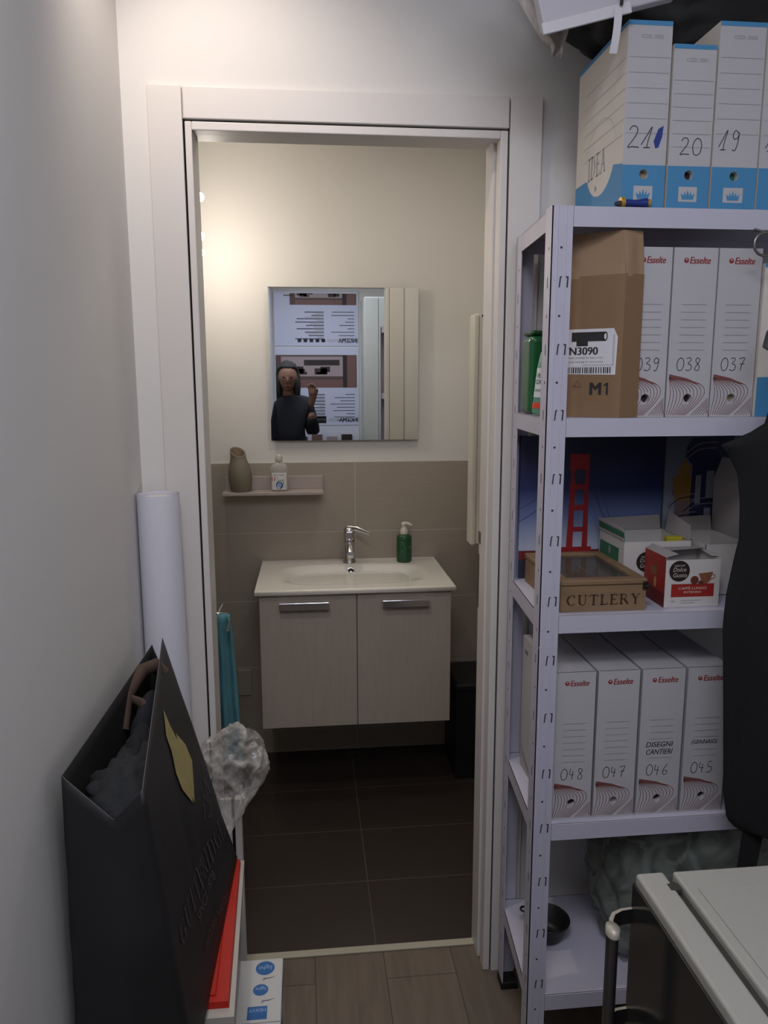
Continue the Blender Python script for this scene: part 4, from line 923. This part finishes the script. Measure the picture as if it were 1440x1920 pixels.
# ---- second shelf, left: brown parcel, green canisters
t1 = thing('paper_parcel', (.58, -.26, z2), 'brown paper parcel with a white printed label on the second shelf', 'parcel')
cs = [(.496, -.272), (.612, -.360), (.654, -.347), (.652, -.3425), (.626, -.3420), (.618, -.22), (.510, -.185)]
mb = MB(); mb.prism(cs, z2, 1.785); mb.build('parcel_body', [kraft], t1)
fl = [(.500, -.268), (.606, -.354), (.648, -.3455), (.646, -.3425), (.620, -.3420), (.612, -.23), (.512, -.195)]
mb = MB()
def flapf(k, u, v):
    a = Vector(fl[k]); b = Vector(fl[(k+1) % 7]); c_ = Vector(cs[k]); d = Vector(cs[(k+1) % 7])
    top = a.lerp(b, u); bot = c_.lerp(d, u); p = bot.lerp(top, v)
    return Vector((p.x, p.y-.003*math.sin(u*PI*2)*math.sin(v*PI), 1.775+.090*v+.006*(1-v)*math.sin(u*5)))
for k in range(7): mb.grid(lambda u, v, k=k: flapf(k, u, v), 8, 5)
mb.add([(x, y, 1.865) for x, y in fl], [list(range(7))])
o = mb.build('folded_top', [mat('kraft_fold', (0.60, 0.49, 0.38), 0.8, bump=0.3, bscale=40)], t1)
u_ = Vector((.612-.496, -.360+.272, 0)).normalized(); Fk = Plane((.496, -.272, z2), u_, (0, 0, 1))
mb = MB(); mb.poly(Fk, [(.012, .085), (.134, .083), (.136, .155), (.128, .172), (.012, .172)], 0)
mb.rect(Fk, .045, .112, .148, .166, 1, .0007); mb.disc(Fk, .112, .157, .0045, .009, 1, .0007); mb.disc(Fk, .112, .157, .0025, .006, 0, .0009); mb.rect(Fk, .055, .078, .139, .160, 1, .0008)
mb.text(Fk, 'TN3090', .028, .122, .015, 1, wd=.070, bold=.05)
for k in range(2): mb.text(Fk, 'toner cartridge for laser printer', .040, .114-.008*k, .0042, 2, wd=.070)
x = .03
rnd = random.Random(3)
while x < .124: w_ = .0012+.0016*rnd.random(); mb.rect(Fk, x, x+w_, .086, .098, 1, .0007); x += w_+.0014+.0018*rnd.random()
for k in range(22): mb.stroke(Fk, [(.127, .100+.0028*k), (.131, .102+.0028*k)], .0006, 1)
for k in range(14): mb.stroke(Fk, [(.070+.0042*k, .100), (.073+.0042*k, .1035)], .0006, 1)
mb.text(Fk, 'M', .086, .044, .024, 1, wd=.021, bold=.055); mb.poly(Fk, [(.1175, .044), (.1215, .044), (.1215, .068), (.1185, .068), (.1125, .0635), (.1125, .0600), (.1175, .0625)], 1, .0007); mb.stroke(Fk, [(.052, .060), (.060, .072), (.068, .060)], .002, 2, closed=True)
mb.build('printed_label', [mat('sticker_white', (0.83, 0.82, 0.84), 0.5), mat('print_black', (0.12, 0.11, 0.11), 0.6), mat('print_brown_grey', (0.38, 0.31, 0.27), 0.7)], t1)
t1 = thing('green_canister', (.511, -.15, z2), 'tall dark green canister at the back left of the second shelf', 'canister')
mb = MB(); mb.box(.481, .541, -.185, -.115, z2, z2+.168, 0, .013, seg=4); mb.build('canister_body', [mat('bottle_green', (0.06, 0.34, 0.19), 0.25, coat=0.4)], t1)
mb = MB(); mb.box(.484, .538, -.182, -.118, z2+.168, z2+.178, 0, .006); mb.build('canister_lid', [mat('deep_green', (0.05, 0.27, 0.15), 0.3)], t1)
t1 = thing('spray_bottle', (.500, -.215, z2), 'pale green labelled bottle between the green canister and the parcel', 'bottle')
Mx = Matrix.Translation((.487, -.236, z2+.002)) @ Matrix.Rotation(R(6), 4, 'Y')
mb = MB(); mb.lathe([(.011, 0), (.0135, .006), (.0135, .10), (.011, .125), (.007, .135), (.006, .150)], (0, 0, 0), 20, 0, sx=1.0, sy=1.3); mb.v = [tuple(Mx @ Vector(p)) for p in mb.v]; mb.build('bottle_body', [mat('sea_green', (0.40, 0.58, 0.50), 0.4)], t1)
def Fsb(a, b, h=0.0): 
    r = .0139; th = a/r; return Mx @ Vector(((r+h)*math.sin(th), -1.3*(r+h)*math.cos(th), b))
mb = MB(); mb.grid(lambda u, v: Fsb(-.026+.040*u, .035+.060*v), 10, 1, 0); mb.grid(lambda u, v: Fsb(-.026+.040*u, .012+.012*v, .0001), 10, 1, 2)
mb.text(Fsb, 'VERDE', -.020, .075, .009, 1, wd=.026); mb.text(Fsb, 'GRILL', -.020, .062, .009, 1, wd=.026); mb.stroke(Fsb, [(-.022, .056), (.008, .060)], .002, 2); mb.text(Fsb, 'SGRASSANTE', -.020, .047, .005, 1, wd=.026)
mb.build('bottle_label', [mat('sticker_pale', (0.80, 0.83, 0.82), 0.5), ink, mat('label_orange', (0.80, 0.25, 0.14), 0.5)], t1)

# ---- third shelf: two canvas prints, cutlery case, coffee boxes
z3 = 1.112
t1 = thing('canvas_print', (.68, -.045, z3), 'canvas print of a red suspension bridge tower against blue sky', 'picture')
sky = gradient_print('printed_night_sky', [(0.0, (0.74, 0.77, 0.84)), (0.35, (0.42, 0.48, 0.66)), (0.62, (0.17, 0.20, 0.40)), (1.0, (0.10, 0.11, 0.25))], 1.18, 1.42)
MB().box(.505, .857, -.052, -.034, z3, 1.455).build('canvas', [sky], t1)
Fc = Plane((.505, -.052, z3), (1, 0, 0), (0, 0, 1)); rp = mat('bridge_red', (0.62, 0.12, 0.15), 0.6); win = mat('canvas_pale', (0.62, 0.64, 0.68), 0.6)
mb = MB()
for a0, a1, w0 in ((.119, .128, .012), (.158, .161, .010)): mb.poly(Fc, [(a0-.002, .07), (a0+w0+.002, .07), (a1+w0-.004, .30), (a1-.002, .30)], 0)
for b0, b1 in ((.112, .124), (.164, .178), (.214, .228), (.262, .300)): mb.rect(Fc, .120, .168, b0, b1, 0, .0006)
mb.disc(Fc, .146, .247, .015, .017, 3, .0007); mb.rect(Fc, 0, .352, .045, .068, 1, .0008); mb.rect(Fc, .10, .18, .035, .075, 0, .0009)
for k in range(34): mb.rect(Fc, .004+k*.0102, .006+k*.0102, .047, .066, 0, .001)
mb.stroke(Fc, smooth_line([(.168, .29), (.190, .19), (.225, .12), (.26, .085)]), .0012, 2); mb.stroke(Fc, smooth_line([(.190, .24), (.215, .17), (.235, .11)]), .0008, 2)
mb.stroke(Fc, smooth_line([(0, .14), (.04, .165), (.08, .21), (.12, .28)]), .0012, 2); mb.stroke(Fc, [(0, .17), (.12, .24)], .0008, 2); mb.rect(Fc, 0, .352, 0, .045, 2, .0007)
mb.build('printed_picture', [rp, mat('bridge_deck', (0.42, 0.16, 0.20), 0.6), mat('cable_navy', (0.20, 0.20, 0.28), 0.6), mat('arch_dusk', (0.22, 0.22, 0.33), 0.6)], t1)
t1 = thing('canvas_print', (.95, -.045, z3), 'canvas print of ornate town houses, right of the bridge print', 'picture')
MB().box(.862, 1.10, -.052, -.034, z3, 1.455).build('canvas', [gradient_print('printed_pale_sky', [(0, (0.70, 0.73, 0.76)), (1, (0.36, 0.39, 0.46))], 1.15, 1.45)], t1)
Fd = Plane((.862, -.052, z3), (1, 0, 0), (0, 0, 1)); mb = MB()
mb.poly(Fd, [(.030, .04), (.075, .04), (.075, .235), (.022, .235), (.020, .20), (.028, .19)], 0)
mb.poly(Fd, [(.020, .238), (.050, .262), (.075, .235), (.075, .18), (.030, .18)], 1, .0006); mb.poly(Fd, [(.030, .255), (.050, .285), (.070, .255)], 1, .0007)
mb.poly(Fd, [(.065, .02), (.17, .02), (.17, .34), (.065, .335), (.052, .315), (.050, .290), (.068, .27)], 2, .0008)
for a, b in ((.012, .16), (.010, .115), (.052, .285), (.052, .15)):
    for k in range(3): mb.stroke(Fd, smooth_line([(a, b+.007*k), (a+.03, b+.022+.007*k), (a+.075, b+.026+.007*k)]), .0022, 3 if k % 2 else 4, .001)
for a0, a1, b0, b1 in ((.078, .092, .175, .245), (.105, .125, .19, .255), (.104, .120, .06, .165)): mb.rect(Fd, a0, a1, b0, b1, 5, .0012)
for a in (.036, .050, .062): mb.rect(Fd, a, a+.007, .07, .13, 6, .0012)
mb.build('printed_picture', [mat('facade_tan', (0.50, 0.44, 0.42), 0.6), mat('turret_ochre', (0.62, 0.45, 0.20), 0.6), mat('facade_navy', (0.16, 0.18, 0.32), 0.6), mat('cornice_dark', (0.12, 0.12, 0.18), 0.6), mat('cornice_pale', (0.52, 0.50, 0.52), 0.6), mat('pane_pale', (0.56, 0.57, 0.62), 0.6), mat('column_red', (0.42, 0.20, 0.17), 0.6)], t1)

oak = mat('light_wood', (0.52, 0.42, 0.31), 0.65, bump=0.2, bscale=25, var=0.30, vscale=10, stretch=(1, 5, 5))
t1 = thing('cutlery_case', (.605, -.20, z3), 'wooden box with a glass lid and the word CUTLERY', 'box')
cx0, cx1, cy0, cy1, ch = .516, .698, -.336, -.075, .055
mb = MB(); mb.box(cx0, cx1, cy0, cy0+.010, z3, z3+ch); mb.box(cx0, cx1, cy1-.010, cy1, z3, z3+ch); mb.box(cx0, cx0+.010, cy0+.010, cy1-.010, z3, z3+ch); mb.box(cx1-.010, cx1, cy0+.010, cy1-.010, z3, z3+ch); mb.box(cx0+.01, cx1-.01, cy0+.01, cy1-.01, z3, z3+.008)
mb.box(.575, .580, cy0+.01, cy1-.01, z3+.008, z3+.040); mb.box(.635, .640, cy0+.01, cy1-.01, z3+.008, z3+.040)
Fq = Plane((cx0, cy0, z3), (1, 0, 0), (0, 0, 1)); mb.serif(Fq, 'CUTLERY', .012, .014, .022, 1, .158, .15, .06)
mb.build('box_body', [oak, mat('burnt_lettering', (0.24, 0.15, 0.09), 0.8)], t1)
mb = MB(); zl = z3+ch+.001
mb.box(cx0-.002, cx1+.002, cy0-.002, cy0+.022, zl, zl+.012, 0, .003); mb.box(cx0-.002, cx1+.002, cy1-.022, cy1+.002, zl, zl+.012, 0, .003); mb.box(cx0-.002, cx0+.020, cy0+.022, cy1-.022, zl, zl+.012, 0, .003); mb.box(cx1-.020, cx1+.002, cy0+.022, cy1-.022, zl, zl+.012, 0, .003)
lid = mb.build('lid', [oak], t1)
gl = film('lid_glass_film', (0.40, 0.40, 0.40), 0.30, 0.06, 0); MB().box(cx0+.018, cx1-.018, cy0+.020, cy1-.020, zl+.004, zl+.006).build('glass_pane', [gl], lid)
mb = MB(); mb.box(.690, .701, cy0-.004, cy0-.001, z3+.045, z3+.062, 0, .001); mb.tube([(.694, cy0-.005, z3+.052), (.707, cy0-.006, z3+.055)], .003, 8); mb.build('clasp', [mat('dark_bronze', (0.22, 0.18, 0.15), 0.4, 0.7)], t1)

def coffee(name_label, x0, x1, y0, y1, z1, sidecol, art, parent_kw=None):
    t1 = thing('coffee_box', ((x0+x1)/2, (y0+y1)/2, z3), name_label, 'coffee box', 'coffee capsule boxes on the third shelf')
    mb = MB(); th = .0012
    mb.box(x0, x1, y0, y0+th, z3, z1-.006 if art == 'red' else z1, 0); mb.box(x0, x1, y1-th, y1, z3, z1, 0); mb.box(x0, x0+th, y0+th, y1-th, z3, z1, 0); mb.box(x1-th, x1, y0+th, y1-th, z3, z1, 0); mb.box(x0+th, x1-th, y0+th, y1-th, z3, z3+th, 0)
    F = Plane((x0, y0, z3), (1, 0, 0), (0, 0, 1)); W = x1-x0; G = Plane((x0, y1, z3), (0, -1, 0), (0, 0, 1)); D = y1-y0; H = z1-z3
    cc = (.030, .078) if art == 'red' else (.052, .072)
    mb.disc(F, cc[0], cc[1], .0225, .0225, 2); 
    mb.text(F, 'NESCAFÉ', cc[0], cc[1]+.010, .0045, 1, al='c', wd=.022); mb.text(F, 'Dolce', cc[0], cc[1]-.001, .009, 1, al='c', wd=.028, shear=.2); mb.text(F, 'Gusto', cc[0]+.001, cc[1]-.013, .009, 1, al='c', wd=.030, shear=.2)
    if art == 'red':
        mb.rect(F, .014, .108, .022, .050, 3); mb.text(F, 'CAFFÈ LUNGO', .030, .038, .0065, 1, wd=.062); mb.text(F, 'INTENSO', .042, .030, .0045, 1, wd=.038)
        mb.text(F, '16', .015, .010, .007, 4); mb.stroke(F, [(.036, .014), (.080, .014)], .001, 4); mb.stroke(F, [(.036, .009), (.066, .009)], .001, 4)
        mb.poly(F, [(.072, .072), (.104, .075), (.098, .056), (.092, .050), (.082, .050)], 5, .0007); mb.stroke(F, smooth_line([(.101, .070), (.108, .068), (.107, .062), (.099, .059)]), .0015, 5, .0008)
        mb.disc(F, .064, .058, .009, .009, 6, .0008); mb.disc(F, .078, .052, .006, .005, 6, .0009)
        mb.rect(G, 0, D, .0, H, 3); mb.poly(G, [(D*.30, .075), (D*.62, .080), (D*.60, .060), (D*.35, .058)], 5, .0007); mb.disc(G, D*.55, .045, .006, .012, 7, .0008); mb.rect(G, 0, D, .0, .03, 8, .0008)
        pass
    else:
        mb.rect(G, .006, D-.028, .008, H-.020, 3); mb.rect(G, 0, D, H+.004, H+.012, 3) if False else None
        mb.text(G, 'LUNGO', .030, .055, .010, 1, wd=.035); mb.disc(G, D*.45, .085, .006, .010, 4, .0007)
    mb.build('box_carton', [mat('carton_white', (0.80, 0.78, 0.76), 0.6), mat('carton_cream', (0.82, 0.79, 0.75), 0.6), mat('roundel_dark', (0.17, 0.11, 0.11), 0.5), sidecol, grey_print, mat('coffee_brown', (0.52, 0.33, 0.22), 0.6), mat('bean_brown', (0.40, 0.18, 0.14), 0.6), mat('drop_gold', (0.75, 0.55, 0.30), 0.5), mat('dark_red', (0.42, 0.10, 0.12), 0.6), mat('torn_inside', (0.45, 0.33, 0.25), 0.8)], t1)
    return t1
redc = mat('carton_red', (0.60, 0.14, 0.11), 0.6); grc = mat('carton_green', (0.20, 0.44, 0.32), 0.6); inner = mat('carton_inner', (0.66, 0.63, 0.62), 0.75)
t1 = coffee('white and red coffee capsule box, open, in front', .744, .864, -.325, -.225, z3+.108, redc, 'red')
zc = z3+.108
mb = MB(); mb.add([(.744, -.325, zc), (.744, -.225, zc), (.758, -.228, zc+.010), (.772, -.322, zc+.006)], [[0, 1, 2, 3], [3, 2, 1, 0]]); mb.add([(.744, -.225, zc), (.864, -.225, zc), (.860, -.262, zc+.004), (.772, -.270, zc+.002)], [[0, 1, 2, 3], [3, 2, 1, 0]])
mb.add([(.864, -.225, zc), (.864, -.325, zc), (.855, -.30, zc-.004), (.855, -.24, zc+.002)], [[0, 1, 2, 3], [3, 2, 1, 0]]); mb.build('torn_flap', [inner], t1)
t1 = coffee('white and green coffee capsule box with raised flaps, behind the red one', .700, .855, -.212, -.066, z3+.118, grc, 'green')
zc = z3+.118
mb = MB()
def slab(mb, p, n_, m): p = [Vector(q) for q in p]; n_ = Vector(n_); mb.add([tuple(q) for q in p]+[tuple(q+n_) for q in p], [[3, 2, 1, 0], [4, 5, 6, 7], [0, 1, 5, 4], [1, 2, 6, 5], [2, 3, 7, 6], [3, 0, 4, 7]], m)
slab(mb, [(.700, -.212, zc), (.700, -.066, zc), (.696, -.066, zc+.030), (.697, -.212, zc+.026)], (.0012, 0, 0), 0)
mb.build('left_flap', [grc], t1)
mb = MB(); slab(mb, [(.700, -.212, zc+.001), (.700, -.066, zc+.001), (.696, -.066, zc+.010), (.697, -.212, zc+.009)], (-.0010, 0, 0), 0); slab(mb, [(.698, -.212, zc+.022), (.698, -.066, zc+.024), (.694, -.066, zc+.034), (.695, -.212, zc+.030)], (-.0010, 0, 0), 0); mb.build('flap_edge', [MATS['carton_white']], t1)
mb = MB(); slab(mb, [(.702, -.068, zc), (.850, -.068, zc), (.848, -.062, zc+.034), (.704, -.062, zc+.028)], (0, -.0012, 0), 0); slab(mb, [(.853, -.090, zc), (.853, -.208, zc), (.858, -.200, zc+.032), (.858, -.095, zc+.048)], (-.0012, 0, 0), 0); mb.build('back_flap', [inner], t1)
o = MB().box(.815, .852, -.180, -.160, zc-.020, zc+.002, 0, .002).build('capsule_sticker', [mat('yellow_print', (0.72, 0.66, 0.16), 0.6)], t1)
t1 = thing('coffee_box', (.93, -.15, z3), 'plain white open capsule box against the black coat', 'coffee box', 'coffee capsule boxes on the third shelf')
mb = MB(); x0, x1, y0, y1 = .872, .975, -.245, -.075
mb.box(x0, x1, y0, y0+.0012, z3, z3+.115); mb.box(x0, x1, y1-.0012, y1, z3, z3+.115); mb.box(x0, x0+.0012, y0, y1, z3, z3+.115); mb.box(x1-.0012, x1, y0, y1, z3, z3+.115); mb.box(x0, x1, y0, y1, z3, z3+.0012); mb.build('box_carton', [MATS['carton_white']], t1)
mb = MB(); slab(mb, [(.872, -.076, z3+.115), (.975, -.076, z3+.115), (.975, -.068, z3+.150), (.872, -.070, z3+.145)], (0, -.0012, 0), 0); mb.build('back_flap', [inner], t1)
t1 = None
o = MB().prism([(.985, z3+.0), (1.03, z3), (1.045, z3+.28), (1.0, z3+.29), (.983, z3+.24)], -.20, -.06, 'y').build('white_folder', [inner]); tag(o, 'pale grey folder standing behind the open capsule boxes', 'folder')

# ---- bottom shelf: black pan, plastic wrapped bundle
z5 = .236
t1 = thing('black_bowl', (.56, -.165, z5), 'small black bowl with a ring handle on the bottom shelf', 'bowl')
mb = MB(); mb.lathe([(0, .0), (.030, .0), (.040, .010), (.052, .048), (.056, .050), (.053, .053), (.049, .050), (.038, .014), (.028, .005), (0, .005)], (.566, -.178, z5), 28); mb.build('bowl_body', [bk], t1)
mb = MB(); mb.tube([(.520+.009*math.cos(a), -.140+.009*math.sin(a), z5+.050) for a in [2*PI*k/14 for k in range(15)]], .0028, 8); mb.tube([(.529, -.148, z5+.050), (.536, -.152, z5+.049)], .004, 8); mb.build('ring_handle', [bk], t1)
fm = film('grey_green_film', (0.45, 0.47, 0.45), 0.72, 0.3, 0.28, 7, 12)
o = blob('wrapped_bundle', (0, 0, 0), (1, 1, 1), fm, 9, 0, 1, None, 5)
for v in o.data.vertices:
    q = v.co.normalized(); k = max(abs(q.x), abs(q.y), abs(q.z)); c_ = q/k; c_ = c_.lerp(q, .35); n_ = .06*noise.noise(c_*3)+.04*noise.noise(c_*7)
    v.co = Vector((.945+c_.x*(.275+n_*.2), -.195+c_.y*(.125+n_*.15), .418+c_.z*(.178+n_*.1)))
tag(o, 'bundle wrapped in murky translucent plastic on the bottom shelf', 'bundle')

# ---- coat on a hanger at the right
t1 = thing('black_coat', (1.0, -.45, .64), 'long black coat hanging in front of the right end of the shelves', 'coat')
out = [(1.02, 1.60), (.930, 1.585), (.881, 1.540), (.871, 1.499), (.819, 1.474), (.785, 1.464), (.802, 1.446), (.825, 1.407), (.834, 1.353), (.838, 1.28), (.831, 1.242), (.820, 1.168), (.818, 1.103), (.830, .957), (.846, .746), (.857, .685), (.879, .661), (.897, .654), (.954, .642)]
def left_at(z):
    for (x0, z0), (x1, z1) in zip(out[:-1], out[1:]):
        if z0 >= z >= z1: return x0+(x1-x0)*((z0-z)/((z0-z1) or 1))
    return out[0][0] if z > 1.6 else out[-1][0]
def coatf(u, v, back=False):
    z = 1.598-(1.598-.642)*v; xl = left_at(z); x = xl+(1.22-xl)*u
    r_ = math.sin(PI*min(1, u*1.0+.0)); e_ = min(1, u*9)
    y = -.430-(.026+.012*math.sin(x*60+z*3)+.012*noise.noise(Vector((x*14, z*3, 2))))*e_**.5
    if back: y = -.428+.010*e_
    return Vector((x, y, z))
cloth_b = mat('black_cloth', (0.052, 0.056, 0.064), 0.95, bump=0.5, bscale=200)
mb = MB(); mb.grid(lambda u, v: coatf(u, v), 46, 120); mb.grid(lambda u, v: coatf(1-u, v, True), 20, 60); mb.grid(lambda u, v: coatf(1, v).lerp(coatf(1, v, True), u), 2, 60); mb.grid(lambda u, v: coatf(u, 1, True).lerp(coatf(u, 1), v), 46, 2); mb.grid(lambda u, v: coatf(1-u, 0, True).lerp(coatf(1-u, 0), v), 46, 2)
mb.build('coat_body', [cloth_b], t1)
mb = MB(); slab(mb, [(.893, -.436, .66), (.938, -.436, .66), (.925, -.430, .50), (.885, -.430, .50)], (0, .004, 0), 0); mb.build('hanging_belt', [cloth_b], t1)
t1 = thing('coat_hanger', (.92, -.46, 1.70), 'dark grey plastic coat hanger end above the black coat', 'hanger')
mb = MB(); mb.tube([(.851, -.455, 1.640), (.862, -.455, 1.662), (.882, -.455, 1.690), (.92, -.455, 1.712), (1.00, -.455, 1.745), (1.10, -.455, 1.76), (1.22, -.455, 1.72)], [.012, .019, .020, .017, .012, .010, .012], 14, flat=.7); mb.build('hanger_arm', [mat('slate_plastic', (0.22, 0.22, 0.24), 0.3)], t1)
mb = MB(); mb.tube([(1.04, -.455, 1.755), (1.04, -.455, 1.83), (1.03, -.455, 1.87), (1.0, -.42, 1.90), (.96, -.40, 1.912)], .004, 10); mb.build('hanger_hook', [chrome], t1)
mb = MB(); mb.tube([(.862+.021*math.cos(a), -.40, 1.835+.021*math.sin(a)) for a in [2*PI*k/24 for k in range(25)]], .0028, 8); mb.tube([(.862, -.40, 1.856), (.862, -.362, 1.868)], .0025, 8)
o = mb.build('steel_ring', [steel]); tag(o, 'steel ring hooked on the front of the top shelf', 'ring')

# ================================================================ fridge at the lower right
t1 = thing('small_fridge', (.80, -1.1, 0), 'white topped small fridge with a dark glass door', 'fridge')
fw = mat('fridge_white', (0.66, 0.65, 0.62), 0.45, bump=0.25, bscale=300)
FX, FB, FT = .480, -.812, .850
mb = MB(); mb.box(.542, 1.05, -1.38, FB, .02, FT-.001, 0, .004); mb.box(.560, 1.035, -1.362, FB-.045, FT-.001, FT+.0015, 0, .001); mb.box(.5275, .542, -1.37, FB-.01, .03, FT-.012, 1)
mb.build('fridge_body', [fw, mat('gasket_grey', (0.22, 0.22, 0.20), 0.7)], t1)
mb = MB(); mb.box(FX+.004, .5275, -1.38, FB, .03, FT, 0, .005, seg=3); mb.box(.519, .536, FB-.045, FB-.030, FT-.006, FT+.001, 1, .001)
d = mb.build('door', [fw, MATS['gasket_grey']], t1)
mb = MB(); mb.box(FX, FX+.004, -1.38, FB-.0005, .03, FT-.016, 0, .0008); mb.build('glass_panel', [mat('smoked_glass', (0.17, 0.17, 0.165), 0.16, coat=0.0, spec=0.35)], d)
mb = MB(); mb.lathe([(.0105, .03), (.0105, .785), (.009, .790)], (.4335, -.856, 0), 16, 0, sx=.8, sy=1.15); mb.lathe([(.0115, .785), (.0115, .796), (0, .7965)], (.4335, -.856, 0), 16, 1, sx=.85, sy=1.2)
for zz in (.792, .62, .25):
    arc = [(.434, -.850), (.436, -.835), (.446, -.822), (.462, -.815), (FX, -.813)]
    lo, hi = (zz-.022, zz+.002)
    pts_o = arc; pts_i = [(.439, -.852), (.441, -.839), (.449, -.827), (.463, -.820), (FX, -.818)]
    n = len(arc); vs = [(x, y, z) for z in (lo, hi) for x, y in pts_o]+[(x, y, z) for z in (lo, hi) for x, y in pts_i]
    for k in range(n-1):
        mb.add([vs[k], vs[k+1], vs[n+k+1], vs[n+k]], [[0, 1, 2, 3]], 1); mb.add([vs[2*n+k], vs[2*n+k+1], vs[3*n+k+1], vs[3*n+k]], [[3, 2, 1, 0]], 0); mb.add([vs[n+k], vs[n+k+1], vs[3*n+k+1], vs[3*n+k]], [[0, 1, 2, 3]], 1); mb.add([vs[k], vs[k+1], vs[2*n+k+1], vs[2*n+k]], [[3, 2, 1, 0]], 0)
h_ = mb.build('door_handle', [mat('satin_steel', (0.40, 0.38, 0.38), 0.3, 0.9), mat('satin_cap', (0.72, 0.69, 0.64), 0.45, 0.3)], d); h_['label'] = 'vertical satin steel bar handle'

# ceiling fittings (they give the light above)
t1 = thing('ceiling_downlight', (-.25, -.43, 2.66), 'small round ceiling downlight above the left corner', 'lamp')
mb = MB(); mb.lathe([(.042, .0), (.043, -.004), (.036, -.006), (.033, .0), (.032, .058)], (-.25, -.43, 2.66), 24, cap=False); mb.build('lamp_ring', [trim_white], t1)
mb = MB(); mb.lathe([(0, .055), (.031, .055)], (-.25, -.43, 2.66), 24, cap=False); mb.build('lamp_lens', [emit('lit_lens', (1.0, 0.9, 0.8), 6)], t1)
bpy.context.view_layer.update()
